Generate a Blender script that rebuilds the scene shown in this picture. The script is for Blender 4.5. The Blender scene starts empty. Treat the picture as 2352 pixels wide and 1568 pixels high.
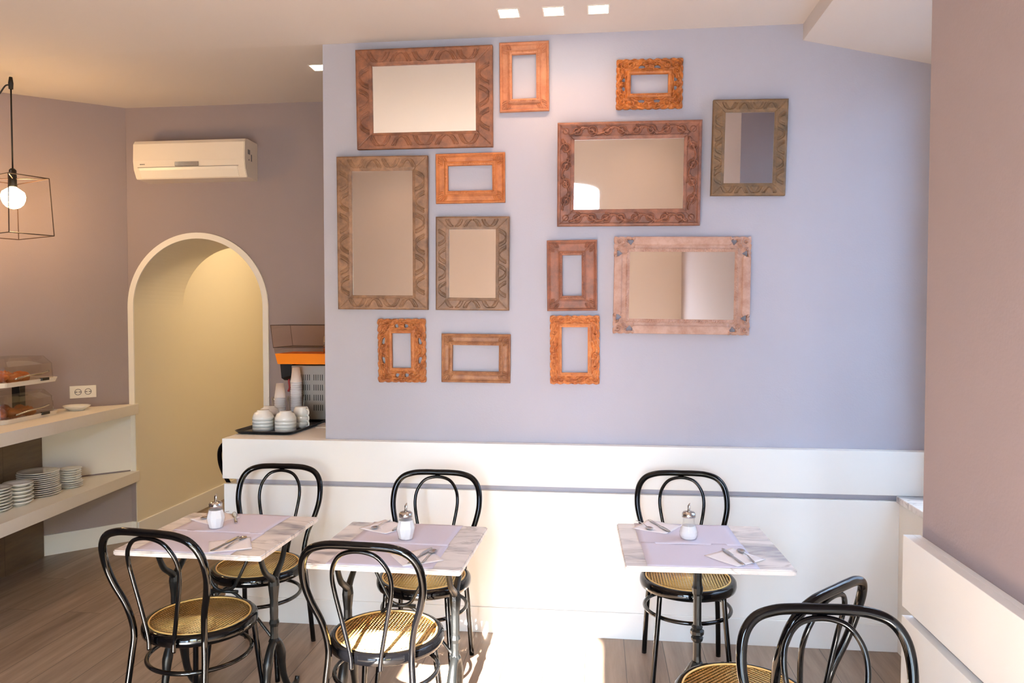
import bpy, bmesh, math, random
import numpy as np
from mathutils import Vector, Matrix
R = math.radians
random.seed(7)
SC = bpy.context.scene
COL = SC.collection

# ------------------------------------------------------------------ camera, world, sun, exposure
# room axes: x runs along the bench wall (to the right), y into that wall, z up; bench front is y = 0
YAW = R(6.55)
CA, SA = math.cos(YAW), math.sin(YAW)
def cv(X, Y):
    """survey axes (metres right of / ahead of the photographer) to room axes"""
    Y -= 3.81
    return (X*CA - Y*SA, X*SA + Y*CA)
cam = bpy.data.objects.new('camera', bpy.data.cameras.new('camera'))
COL.objects.link(cam); SC.camera = cam
cx_, cy_ = cv(0, 0)
cam.location = (cx_, cy_, 1.63)
cam.rotation_euler = (R(90-1.87), 0, YAW)
cam.data.sensor_width = 36
cam.data.lens = 1719/2352*36
cam.data.clip_start = 0.02

SC.view_settings.view_transform = 'Standard'
SC.view_settings.look = 'None'
SC.view_settings.gamma = 1
SC.view_settings.use_curve_mapping = False
SC.view_settings.exposure = 0.08
SC.render.engine = 'CYCLES'
SC.cycles.use_denoising = True
SC.cycles.max_bounces = 10
SC.cycles.diffuse_bounces = 6
SC.cycles.glossy_bounces = 5
SC.cycles.transparent_max_bounces = 16
SC.cycles.sample_clamp_indirect = 6
SC.cycles.caustics_reflective = False
SC.cycles.caustics_refractive = False

SKY = 50.0
SUNP = 170.0
w = bpy.data.worlds.new('sky'); SC.world = w; w.use_nodes = True
bg = w.node_tree.nodes['Background']
bg.inputs[0].default_value = (0.58, 0.76, 1.0, 1); bg.inputs[1].default_value = SKY

def light(name, kind, loc, energy, color, rot=(0, 0, 0), **kw):
    l = bpy.data.lights.new(name, kind); l.energy = energy; l.color = color
    for k, v in kw.items(): setattr(l, k, v)
    o = bpy.data.objects.new(name, l); o.location = loc; o.rotation_euler = rot
    COL.objects.link(o); return o
sun = light('sun', 'SUN', (0, -9, 6), SUNP, (1.0, 0.95, 0.88), angle=R(0.5))
sun.rotation_euler = Vector((0.005, 1.007, -0.468)).to_track_quat('-Z', 'Y').to_euler()
# portals sit in the wall openings and only guide the sky light
def portal(loc, rot, sx, sy):
    l = light('window_portal', 'AREA', loc, 1, (1, 1, 1), rot, shape='RECTANGLE', size=sx, size_y=sy)
    l.data.cycles.is_portal = True

# ------------------------------------------------------------------ materials
MATS = {}
def new_mat(name):
    m = bpy.data.materials.new(name); m.use_nodes = True
    nt = m.node_tree; b = nt.nodes['Principled BSDF']
    return m, nt, b
def lin(c):
    return tuple(((x/255)/12.92 if x/255 <= 0.04045 else ((x/255+0.055)/1.055)**2.4) for x in c)
def col4(c): return (*lin(c), 1)
def simple(name, c, rough=0.5, metal=0.0, noise=0.0, scale=20, bump=0.0, bscale=200, spec=0.5, coat=0.0, **kw):
    m, nt, b = new_mat(name)
    b.inputs['Base Color'].default_value = col4(c)
    b.inputs['Roughness'].default_value = rough
    b.inputs['Metallic'].default_value = metal
    b.inputs['Specular IOR Level'].default_value = spec
    b.inputs['Coat Weight'].default_value = coat
    tc = nt.nodes.new('ShaderNodeTexCoord')
    if noise:
        n = nt.nodes.new('ShaderNodeTexNoise'); n.inputs['Scale'].default_value = scale; n.inputs['Detail'].default_value = 4
        nt.links.new(tc.outputs['Object'], n.inputs['Vector'])
        r = nt.nodes.new('ShaderNodeMapRange'); r.inputs[3].default_value = 1-noise; r.inputs[4].default_value = 1+noise
        nt.links.new(n.outputs['Fac'], r.inputs[0])
        mx = nt.nodes.new('ShaderNodeVectorMath'); mx.operation = 'SCALE'
        mx.inputs[0].default_value = lin(c); nt.links.new(r.outputs[0], mx.inputs['Scale'])
        nt.links.new(mx.outputs[0], b.inputs['Base Color'])
    if bump:
        n2 = nt.nodes.new('ShaderNodeTexNoise'); n2.inputs['Scale'].default_value = bscale; n2.inputs['Detail'].default_value = 3
        nt.links.new(tc.outputs['Object'], n2.inputs['Vector'])
        bp = nt.nodes.new('ShaderNodeBump'); bp.inputs['Strength'].default_value = bump; bp.inputs['Distance'].default_value = 0.002
        nt.links.new(n2.outputs['Fac'], bp.inputs['Height']); nt.links.new(bp.outputs[0], b.inputs['Normal'])
    MATS[name] = m; return m
simple('lilac_paint', (167, 165, 174), 0.85, bump=0.25, bscale=120, noise=0.02, scale=3)
simple('lilac_paint_shaded', (146, 132, 133), 0.85, bump=0.25, bscale=120, noise=0.02, scale=3)  # the lilac wall paint again, with shade and warm light put into its colour
simple('cream_paint', (194, 184, 180), 0.85, bump=0.2)
simple('ceiling_paint', (206, 198, 192), 0.9, bump=0.15, bscale=90)
simple('white_lacquer', (236, 236, 232), 0.35, noise=0.015, scale=2, bump=0.05, bscale=8)
simple('white_paint', (233, 230, 222), 0.55)
simple('shelf_laminate', (228, 222, 210), 0.5, noise=0.03, scale=60)
simple('passage_paint', (224, 214, 190), 0.85, bump=0.2)
simple('black_metal', (4, 4, 5), 0.07, spec=0.32)
simple('cast_iron', (16, 17, 17), 0.36, metal=0.1, spec=0.35, bump=0.5, bscale=60)
simple('ring_metal', (8, 8, 9), 0.10, spec=0.4)
simple('steel', (200, 198, 195), 0.16, metal=1.0)
simple('brushed_steel', (168, 164, 158), 0.34, metal=1.0, noise=0.05, scale=40)
simple('paper', (214, 209, 222), 0.8, bump=0.3, bscale=30)
simple('napkin_paper', (244, 240, 240), 0.85, bump=0.6, bscale=160)
simple('sugar', (248, 246, 244), 0.9, bump=0.6, bscale=900)
simple('porcelain', (232, 232, 226), 0.12, spec=0.6, coat=0.5)
simple('plastic_cup', (236, 236, 240), 0.3)
simple('black_plastic', (14, 14, 15), 0.3)
simple('dark_rubber', (20, 20, 20), 0.6)
simple('white_plastic', (232, 226, 214), 0.3)
simple('ac_plastic', (232, 222, 206), 0.22, coat=0.3)
simple('grey_plastic', (120, 116, 112), 0.5)
simple('orange_juice', (240, 130, 8), 0.35)
simple('red_plastic', (170, 20, 30), 0.3)
simple('cable', (12, 12, 12), 0.6)
simple('cage_wire', (58, 40, 34), 0.5)
simple('pastry', (158, 84, 32), 0.40, noise=0.5, scale=26, bump=1.0, bscale=60)
simple('cocoa', (48, 40, 60), 0.5)
simple('concrete', (140, 136, 130), 0.9, noise=0.1, scale=3)
simple('facade_yellow', (232, 196, 120), 0.9, noise=0.05, scale=2)
simple('sky_blocker_grey', (150, 152, 158), 0.9, noise=0.05, scale=2)
simple('facade_grey', (190, 188, 186), 0.9)

def emit(name, c, s):
    m, nt, b = new_mat(name)
    b.inputs['Base Color'].default_value = (0.8, 0.8, 0.8, 1)
    b.inputs['Emission Color'].default_value = (*c, 1); b.inputs['Emission Strength'].default_value = s
    MATS[name] = m; return m
emit('downlight_glow', (1.0, 0.83, 0.62), 30)
emit('bulb_glow', (1.0, 0.60, 0.24), 125)

def thin_glass(name, tint=(1, 1, 1), refl=0.10, rough=0.02):
    m, nt, b = new_mat(name); nt.nodes.remove(b)
    out = nt.nodes['Material Output']
    t = nt.nodes.new('ShaderNodeBsdfTransparent'); t.inputs[0].default_value = (*tint, 1)
    g = nt.nodes.new('ShaderNodeBsdfGlossy'); g.inputs['Roughness'].default_value = rough
    lw = nt.nodes.new('ShaderNodeLayerWeight'); lw.inputs[0].default_value = 0.5
    pw_ = nt.nodes.new('ShaderNodeMath'); pw_.operation = 'POWER'; pw_.inputs[1].default_value = 3.0
    nt.links.new(lw.outputs['Facing'], pw_.inputs[0])
    ad = nt.nodes.new('ShaderNodeMath'); ad.operation = 'MULTIPLY_ADD'; ad.inputs[1].default_value = 0.8; ad.inputs[2].default_value = refl*0.4; ad.use_clamp = True
    nt.links.new(pw_.outputs[0], ad.inputs[0])
    mx = nt.nodes.new('ShaderNodeMixShader')
    nt.links.new(ad.outputs[0], mx.inputs[0]); nt.links.new(t.outputs[0], mx.inputs[1]); nt.links.new(g.outputs[0], mx.inputs[2])
    nt.links.new(mx.outputs[0], out.inputs[0]); MATS[name] = m; return m
thin_glass('clear_glass', (0.985, 0.99, 0.99), 0.04)
thin_glass('window_glass', (0.97, 0.98, 0.98), 0.05)
thin_glass('acrylic', (0.96, 0.95, 0.93), 0.10)
thin_glass('amber_acrylic', (0.96, 0.87, 0.78), 0.08)
thin_glass('juice_haze', (0.96, 0.91, 0.86), 0.08)

m, nt, b = new_mat('mirror'); MATS['mirror'] = m
b.inputs['Base Color'].default_value = (0.93, 0.93, 0.90, 1); b.inputs['Metallic'].default_value = 1; b.inputs['Roughness'].default_value = 0.015

def node(nt, t, **kw):
    n = nt.nodes.new(t)
    for k, v in kw.items(): setattr(n, k, v)
    return n
# plank floor, boards along y
def plank_mat(name, c1, c2, pw=0.19, pl=1.3, rough=0.42):
    m, nt, b = new_mat(name); MATS[name] = m
    L = nt.links
    tc = node(nt, 'ShaderNodeTexCoord'); mp = node(nt, 'ShaderNodeMapping')
    mp.inputs['Rotation'].default_value = (0, 0, R(90))
    L.new(tc.outputs['Object'], mp.inputs[0])
    br = node(nt, 'ShaderNodeTexBrick'); br.offset = 0.37; br.squash = 1
    br.inputs['Scale'].default_value = 1; br.inputs['Brick Width'].default_value = pl; br.inputs['Row Height'].default_value = pw
    br.inputs['Mortar Size'].default_value = 0.0016; br.inputs['Mortar Smooth'].default_value = 0.2
    br.inputs['Color1'].default_value = (0, 0, 0, 1); br.inputs['Color2'].default_value = (1, 1, 1, 1); br.inputs['Mortar'].default_value = (0.5, 0.5, 0.5, 1)
    L.new(mp.outputs[0], br.inputs['Vector'])
    mp2 = node(nt, 'ShaderNodeMapping'); mp2.inputs['Scale'].default_value = (14, 1.1, 14)
    L.new(tc.outputs['Object'], mp2.inputs[0])
    n1 = node(nt, 'ShaderNodeTexNoise'); n1.inputs['Scale'].default_value = 1.6; n1.inputs['Detail'].default_value = 9; n1.inputs['Roughness'].default_value = 0.65
    av = node(nt, 'ShaderNodeVectorMath', operation='ADD'); L.new(mp2.outputs[0], av.inputs[0])
    sc = node(nt, 'ShaderNodeVectorMath', operation='SCALE'); sc.inputs['Scale'].default_value = 9.0
    L.new(br.outputs['Color'], sc.inputs[0]); L.new(sc.outputs[0], av.inputs[1]); L.new(av.outputs[0], n1.inputs['Vector'])
    mixv = node(nt, 'ShaderNodeMath', operation='MULTIPLY'); mixv.inputs[1].default_value = 0.3; L.new(br.outputs['Color'], mixv.inputs[0])
    mr = node(nt, 'ShaderNodeMapRange'); mr.inputs[1].default_value = 0.3; mr.inputs[2].default_value = 0.72; L.new(n1.outputs['Fac'], mr.inputs[0])
    ad = node(nt, 'ShaderNodeMath', operation='MULTIPLY_ADD'); ad.inputs[1].default_value = 0.7; L.new(mr.outputs[0], ad.inputs[0]); L.new(mixv.outputs[0], ad.inputs[2])
    cr = node(nt, 'ShaderNodeValToRGB'); cr.color_ramp.elements[0].color = col4(c1); cr.color_ramp.elements[1].color = col4(c2)
    L.new(ad.outputs[0], cr.inputs[0])
    mm = node(nt, 'ShaderNodeMix', data_type='RGBA'); L.new(br.outputs['Fac'], mm.inputs[0]); L.new(cr.outputs[0], mm.inputs[6])
    mm.inputs[7].default_value = (*[x*0.4 for x in lin(c1)], 1); L.new(mm.outputs[2], b.inputs['Base Color'])
    b.inputs['Roughness'].default_value = rough
    bp = node(nt, 'ShaderNodeBump'); bp.inputs['Strength'].default_value = 0.15; bp.inputs['Distance'].default_value = 0.002
    L.new(n1.outputs['Fac'], bp.inputs['Height']); L.new(bp.outputs[0], b.inputs['Normal'])
    return m
plank_mat('oak_floor', (98, 80, 66), (158, 137, 118))
plank_mat('oak_cladding', (74, 58, 44), (112, 92, 72))

# marble
m, nt, b = new_mat('marble'); MATS['marble'] = m; L = nt.links
tc = node(nt, 'ShaderNodeTexCoord')
oi = node(nt, 'ShaderNodeObjectInfo')
av = node(nt, 'ShaderNodeVectorMath', operation='ADD'); L.new(tc.outputs['Object'], av.inputs[0]); L.new(oi.outputs['Location'], av.inputs[1])
mp = node(nt, 'ShaderNodeMapping'); mp.inputs['Scale'].default_value = (1.3, 4.2, 2); mp.inputs['Rotation'].default_value = (0, 0, R(12)); L.new(av.outputs[0], mp.inputs[0])
n1 = node(nt, 'ShaderNodeTexNoise'); n1.inputs['Scale'].default_value = 2.2; n1.inputs['Detail'].default_value = 8; n1.inputs['Distortion'].default_value = 0.8; L.new(mp.outputs[0], n1.inputs['Vector'])
cr = node(nt, 'ShaderNodeValToRGB'); e = cr.color_ramp.elements
e[0].position = 0.30; e[0].color = col4((146, 146, 152)); e[1].position = 0.56; e[1].color = col4((232, 226, 220))
x = e.new(0.46); x.color = col4((214, 208, 204)); L.new(n1.outputs['Fac'], cr.inputs[0])
n2 = node(nt, 'ShaderNodeTexNoise'); n2.inputs['Scale'].default_value = 1.5; n2.inputs['Detail'].default_value = 6; n2.inputs['Distortion'].default_value = 1.2; L.new(mp.outputs[0], n2.inputs['Vector'])
ab = node(nt, 'ShaderNodeMath', operation='SUBTRACT'); ab.inputs[1].default_value = 0.5; L.new(n2.outputs['Fac'], ab.inputs[0])
ab2 = node(nt, 'ShaderNodeMath', operation='ABSOLUTE'); L.new(ab.outputs[0], ab2.inputs[0])
mr = node(nt, 'ShaderNodeMapRange'); mr.inputs[1].default_value = 0.0; mr.inputs[2].default_value = 0.022; mr.inputs[3].default_value = 0.55; mr.inputs[4].default_value = 0.0; L.new(ab2.outputs[0], mr.inputs[0])
mm = node(nt, 'ShaderNodeMix', data_type='RGBA'); L.new(mr.outputs[0], mm.inputs[0]); L.new(cr.outputs[0], mm.inputs[6]); mm.inputs[7].default_value = col4((150, 140, 136))
L.new(mm.outputs[2], b.inputs['Base Color']); b.inputs['Roughness'].default_value = 0.25

# woven cane with open holes
def cane_mat(name, c):
    m, nt, b = new_mat(name); MATS[name] = m; L = nt.links
    tc = node(nt, 'ShaderNodeTexCoord'); sp = node(nt, 'ShaderNodeSeparateXYZ'); L.new(tc.outputs['Object'], sp.inputs[0])
    k = 2*math.pi/0.0125
    def wave(src):
        a = node(nt, 'ShaderNodeMath', operation='MULTIPLY'); a.inputs[1].default_value = k; L.new(src, a.inputs[0])
        s = node(nt, 'ShaderNodeMath', operation='COSINE'); L.new(a.outputs[0], s.inputs[0]); return s.outputs[0]
    sx, sy = wave(sp.outputs[0]), wave(sp.outputs[1])
    ad = node(nt, 'ShaderNodeMath', operation='ADD'); L.new(sx, ad.inputs[0]); L.new(sy, ad.inputs[1])
    hole = node(nt, 'ShaderNodeMath', operation='GREATER_THAN'); hole.inputs[1].default_value = 0.95; L.new(ad.outputs[0], hole.inputs[0])
    # solid border near the rim
    ln = node(nt, 'ShaderNodeVectorMath', operation='LENGTH')
    fl = node(nt, 'ShaderNodeCombineXYZ'); L.new(sp.outputs[0], fl.inputs[0]); L.new(sp.outputs[1], fl.inputs[1]); L.new(fl.outputs[0], ln.inputs[0])
    inn = node(nt, 'ShaderNodeMath', operation='LESS_THAN'); inn.inputs[1].default_value = 0.178; L.new(ln.outputs['Value'], inn.inputs[0])
    mu = node(nt, 'ShaderNodeMath', operation='MULTIPLY'); L.new(hole.outputs[0], mu.inputs[0]); L.new(inn.outputs[0], mu.inputs[1])
    al = node(nt, 'ShaderNodeMath', operation='SUBTRACT'); al.inputs[0].default_value = 1; L.new(mu.outputs[0], al.inputs[1])
    L.new(al.outputs[0], b.inputs['Alpha'])
    n = node(nt, 'ShaderNodeTexNoise'); n.inputs['Scale'].default_value = 9; L.new(tc.outputs['Object'], n.inputs['Vector'])
    mx = node(nt, 'ShaderNodeMix', data_type='RGBA'); L.new(n.outputs['Fac'], mx.inputs[0])
    mx.inputs[6].default_value = col4(tuple(int(v*0.92) for v in c)); mx.inputs[7].default_value = col4(tuple(min(255, int(v*1.07)) for v in c))
    L.new(mx.outputs[2], b.inputs['Base Color']); b.inputs['Roughness'].default_value = 0.5
    bp = node(nt, 'ShaderNodeBump'); bp.inputs['Strength'].default_value = 0.5; bp.inputs['Distance'].default_value = 0.001
    L.new(ad.outputs[0], bp.inputs['Height']); L.new(bp.outputs[0], b.inputs['Normal'])
cane_mat('cane', (228, 182, 104))
simple('cane_border', (222, 180, 108), 0.5)

# carved wood per frame
def wood(name, c, c2, rough=0.55):
    m, nt, b = new_mat(name); MATS[name] = m; L = nt.links
    tc = node(nt, 'ShaderNodeTexCoord')
    mp = node(nt, 'ShaderNodeMapping'); mp.inputs['Scale'].default_value = (6, 6, 6); L.new(tc.outputs['Object'], mp.inputs[0])
    n = node(nt, 'ShaderNodeTexNoise'); n.inputs['Scale'].default_value = 2.5; n.inputs['Detail'].default_value = 8; n.inputs['Roughness'].default_value = 0.7; L.new(mp.outputs[0], n.inputs['Vector'])
    cr = node(nt, 'ShaderNodeValToRGB'); cr.color_ramp.elements[0].position = 0.36; cr.color_ramp.elements[0].color = col4(c2); cr.color_ramp.elements[1].position = 0.62; cr.color_ramp.elements[1].color = col4(c)
    L.new(n.outputs['Fac'], cr.inputs[0]); L.new(cr.outputs[0], b.inputs['Base Color']); b.inputs['Roughness'].default_value = rough
    n2 = node(nt, 'ShaderNodeTexNoise'); n2.inputs['Scale'].default_value = 90; L.new(tc.outputs['Object'], n2.inputs['Vector'])
    bp = node(nt, 'ShaderNodeBump'); bp.inputs['Strength'].default_value = 0.4; bp.inputs['Distance'].default_value = 0.002
    L.new(n2.outputs['Fac'], bp.inputs['Height']); L.new(bp.outputs[0], b.inputs['Normal'])
    return m

# ------------------------------------------------------------------ mesh helpers
def link(name, me, mat, parent=None, loc=None):
    o = bpy.data.objects.new(name, me); COL.objects.link(o)
    if mat: me.materials.append(MATS[mat] if isinstance(mat, str) else mat)
    if parent: o.parent = parent
    if loc: o.location = loc
    return o
def obj(name, bm, mat, parent=None, smooth=False, loc=None):
    me = bpy.data.meshes.new(name); bmesh.ops.recalc_face_normals(bm, faces=bm.faces[:]); bm.to_mesh(me); bm.free()
    if smooth: me.polygons.foreach_set('use_smooth', [True]*len(me.polygons))
    return link(name, me, mat, parent, loc)
def tag(o, label=None, cat=None, group=None, kind=None):
    if label: o['label'] = label
    if cat: o['category'] = cat
    if group: o['group'] = group
    if kind: o['kind'] = kind
    return o
def thing(name, label, cat, loc=(0, 0, 0), rz=0, group=None):
    o = bpy.data.objects.new(name, None); o.empty_display_size = 0.05; COL.objects.link(o)
    o.location = loc; o.rotation_euler = (0, 0, rz); return tag(o, label, cat, group)
def copy_tree(o, parent=None):
    c = o.copy(); COL.objects.link(c)
    if parent: c.parent = parent
    for ch in list(o.children): copy_tree(ch, c)
    return c
def place(proto, used, loc, rz, label, group=None):
    o = proto if not used else copy_tree(proto)
    o.location = loc; o.rotation_euler = (0, 0, rz); o['label'] = label
    if group: o['group'] = group
    return o
def box(bm, x0, x1, y0, y1, z0, z1, bev=0.0):
    r = bmesh.ops.create_cube(bm, size=1)
    vs = r['verts']
    for v in vs:
        v.co = Vector((x0+(v.co.x+.5)*(x1-x0), y0+(v.co.y+.5)*(y1-y0), z0+(v.co.z+.5)*(z1-z0)))
    if bev:
        es = list({e for v in vs for e in v.link_edges})
        bmesh.ops.bevel(bm, geom=es, offset=bev, segments=2, affect='EDGES', profile=0.5)
def B(*a, bev=0.0):
    bm = bmesh.new()
    box(bm, *a, bev=bev); return bm
def prism(bm, pts, z0, z1):
    """closed outline (x,y) extruded in z"""
    lo = [bm.verts.new((x, y, z0)) for x, y in pts]; hi = [bm.verts.new((x, y, z1)) for x, y in pts]
    bm.faces.new(lo[::-1]); bm.faces.new(hi); n = len(pts)
    for i in range(n): bm.faces.new((lo[i], lo[(i+1) % n], hi[(i+1) % n], hi[i]))
def loft(bm, rings, close=True, cap=True):
    vs = [[bm.verts.new(p) for p in r] for r in rings]; n = len(vs[0])
    for a, b in zip(vs, vs[1:]):
        for i in range(n if close else n-1): bm.faces.new((a[i], a[(i+1) % n], b[(i+1) % n], b[i]))
    if cap and close:
        bm.faces.new(vs[0][::-1]); bm.faces.new(vs[-1])
def lathe(bm, prof, seg=32, c=(0, 0), squash=1.0, facet=None, capb=True, capt=True):
    rings = []
    for r, z in prof:
        rings.append([(c[0]+r*math.cos(2*math.pi*i/seg), c[1]+r*squash*math.sin(2*math.pi*i/seg), z) for i in range(seg)])
    vs = [[bm.verts.new(p) for p in q] for q in rings]
    for a, b in zip(vs, vs[1:]):
        for i in range(seg): bm.faces.new((a[i], a[(i+1) % seg], b[(i+1) % seg], b[i]))
    if capb and prof[0][0] > 1e-5: bm.faces.new(vs[0][::-1])
    if capt and prof[-1][0] > 1e-5: bm.faces.new(vs[-1])
def catmull(P, n=8, closed=False):
    P = [Vector(p) for p in P]; out = []
    N = len(P)
    for i in range(N if closed else N-1):
        g = (lambda k: P[k % N]) if closed else (lambda k: P[max(0, min(N-1, k))])
        p0, p1, p2, p3 = g(i-1), g(i), g(i+1), g(i+2)
        for j in range(n):
            t = j/n
            out.append(0.5*((2*p1)+(p2-p0)*t+(2*p0-5*p1+4*p2-p3)*t*t+(3*p1-p0-3*p2+p3)*t**3))
    if not closed: out.append(P[-1])
    return out
def tube(bm, pts, rad, seg=12, closed=False, cap=True, flat=1.0):
    pts = [Vector(p) for p in pts]; n = len(pts)
    rads = rad if isinstance(rad, (list, tuple)) else [rad]*n
    if len(rads) != n:
        rr = rads; rads = [np.interp(i/(n-1)*(len(rr)-1), range(len(rr)), rr) for i in range(n)]
    T = []
    for i in range(n):
        a = pts[(i-1) % n] if (closed or i > 0) else pts[i]; b = pts[(i+1) % n] if (closed or i < n-1) else pts[i]
        T.append((b-a).normalized())
    up = Vector((0, 0, 1)) if abs(T[0].z) < 0.9 else Vector((1, 0, 0))
    N = (up-T[0]*up.dot(T[0])).normalized(); rings = []
    for i in range(n):
        if i: N = (N-T[i]*N.dot(T[i])).normalized()
        Bn = T[i].cross(N)
        rings.append([pts[i]+(N*math.cos(a)*flat+Bn*math.sin(a))*rads[i] for a in [2*math.pi*k/seg for k in range(seg)]])
    vs = [[bm.verts.new(p) for p in q] for q in rings]
    m = n if closed else n-1
    for i in range(m):
        a, b = vs[i], vs[(i+1) % n]
        for k in range(seg): bm.faces.new((a[k], a[(k+1) % seg], b[(k+1) % seg], b[k]))
    if not closed and cap: bm.faces.new(vs[0][::-1]); bm.faces.new(vs[-1])

# ------------------------------------------------------------------ room shell
def structure(name, bm, mat, **kw): return tag(obj(name, bm, mat, **kw), kind='structure')
ZC = 3.06
XR = 1.394     # right wall
XW = 2.03      # window bay wall
YB = 0.055     # bench wall
YA = 1.285     # arch wall
YF = -5.0      # street wall behind the photographer
XL = -4.6
structure('floor', B(XL-0.2, 2.4, YF-0.2, 5.6, -0.1, 0), 'oak_floor')
def quad_slab(pts, th=0.08):
    bm = bmesh.new(); a = [bm.verts.new(p) for p in pts]; b = [bm.verts.new((p[0], p[1], p[2]+th)) for p in pts]
    bm.faces.new(a[::-1]); bm.faces.new(b); n = len(pts)
    for i in range(n): bm.faces.new((a[i], a[(i+1) % n], b[(i+1) % n], b[i]))
    return bm
bm = quad_slab([(XL-.2, YF-.2, ZC), (2.4, YF-.2, ZC), (2.4, YB, ZC), (XL-.2, YB, ZC)])
b2 = quad_slab([(XL-.2, YB, ZC), (2.4, YB, ZC), (2.4, YA+.1, ZC+.072), (XL-.2, YA+.1, ZC+.072)])
tmp = bpy.data.meshes.new('t'); b2.to_mesh(tmp); bm.from_mesh(tmp); b2.free()
structure('ceiling', bm, 'ceiling_paint')
# sloping soffit over the window bay
bm = bmesh.new()
loft(bm, [[(1.425, YB, 2.98), (2.1, YB, 2.825), (2.1, YB, 3.10), (1.425, YB, 3.10)], [(1.425, -1.46, 2.98), (2.1, -1.46, 2.825), (2.1, -1.46, 3.10), (1.425, -1.46, 3.10)]])
structure('trim_1', bm, 'ceiling_paint')
structure('wall_back', B(-1.008, 2.20, YB, YB+0.14, 0, 3.2), 'lilac_paint')
structure('wall_partition_end', B(-0.25, -0.1, YB+0.14, YA, 0, 3.2), 'lilac_paint_shaded')
# right wall (pillar)
bm = bmesh.new()
box(bm, XR, XR+0.75, YF-.25, -1.46, 0, 3.2)
structure('wall_right', bm, 'lilac_paint_shaded')
# window bay beyond the pillar
bm = bmesh.new(); box(bm, 1.888, 2.25, -1.46, 0.02, 0, 0.733); box(bm, XW, 2.25, -1.46, YB, 2.80, 3.2)
structure('wall_bay', bm, 'white_paint')
structure('trim_2', B(1.872, 2.20, -1.46, 0.0, 0.733, 0.765, bev=0.004), 'marble')
bm = bmesh.new()
box(bm, XW, XW+.07, -0.075, YB, 0.80, 2.80); box(bm, XW, XW+.07, -1.46, -1.38, 0.80, 2.80)
box(bm, XW, XW+.07, -1.38, -0.075, 0.765, 0.85); box(bm, XW, XW+.07, -1.38, -0.075, 2.73, 2.80)
wf = structure('window_2', bm, 'white_paint')
obj('pane', B(XW+.03, XW+.036, -1.38, -0.075, .85, 2.73), 'window_glass', wf)
# street wall with an arched doorway (the door stands open)
def arch_wall(x0, x1, ax0, ax1, zs, rise, z1, y0, y1, n=24):
    bm = bmesh.new(); c = (ax0+ax1)/2; hw = (ax1-ax0)/2
    box(bm, x0, ax0, y0, y1, 0, z1); box(bm, ax1, x1, y0, y1, 0, z1)
    arc = [(c-hw*math.cos(math.pi*i/n), zs+rise*math.sin(math.pi*i/n)) for i in range(n+1)]
    loft(bm, [[(x, y0, z), (x, y1, z), (x, y1, z1), (x, y0, z1)] for x, z in arc])
    return bm
bm = arch_wall(-.64, 0.60, -0.475, 0.431, 2.39, 0.10, 3.2, YF-.25, YF)
box(bm, XL-.2, -1.75, YF-.25, YF, 0, 3.2); box(bm, -1.75, -.64, YF-.25, YF, 0, 0.20); box(bm, -1.75, -.64, YF-.25, YF, 1.45, 3.2)
box(bm, 0.60, 1.40, YF-.25, YF, 0, 0.20); box(bm, 0.60, 1.40, YF-.25, YF, 1.42, 3.2)
structure('wall_front', bm, 'cream_paint')
for nm, x0, x1, zt in (('added_window_1', .60, 1.394, 1.42), ('added_window_3', -1.75, -.64, 1.45)):  # unseen low windows, added to throw more daylight onto the bench
    bm = bmesh.new()
    for x in (x0, x1-.05): box(bm, x, x+.05, YF-.16, YF-.10, 0.20, zt)
    box(bm, x0+.05, x1-.05, YF-.16, YF-.10, .20, .26); box(bm, x0+.05, x1-.05, YF-.16, YF-.10, zt-.06, zt)
    wf = structure(nm, bm, 'white_paint')
    obj('pane', B(x0+.05, x1-.05, YF-.133, YF-.127, .26, zt-.06), 'window_glass', wf)
    portal(((x0+x1)/2, YF-.05, (zt+.2)/2), (R(90), 0, 0), x1-x0-.1, zt-.3)
# left wall
structure('wall_left', B(XL-.2, XL, YF-.2, 1.9, 0, 3.2), 'lilac_paint_shaded')
# outside
structure('pavement', B(-14, 14, -16, YF-.25, -0.14, -0.02), 'concrete')
for x0, x1, c, lb in ((-14, -.74, 'facade_grey', 'tall pale house across the street, left of the gap'), (.53, 14, 'facade_yellow', 'yellow house across the street seen in the scroll carved mirror')):
    t = thing('street_house', lb, 'building', ((x0+x1)/2, -16, 0)); hw = (x1-x0)/2
    obj('wall', B(-hw, hw, -.6, 0, 0, 4.0), c, t)
    for k in range(3): obj('shutter', B(-hw+1.2+k*4, -hw+2.3+k*4, 0, .06, 1.0, 3.0), 'white_paint', t)
bm = bmesh.new(); HW = 5.2  # unseen walls added to cut the sky light entering the window bay
box(bm, 3.7, 4.2, -2.6, 2.4, -.1, HW); box(bm, 2.25, 3.7, -2.6, -2.2, -.1, HW); box(bm, 2.25, 3.7, 1.9, 2.4, -.1, HW); box(bm, 2.25, 3.7, -2.2, 1.9, -.1, 0)
tag(obj('sky_blocker', bm, 'sky_blocker_grey'), 'unseen grey wall added outside the window bay to block sky light', 'building')

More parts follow.
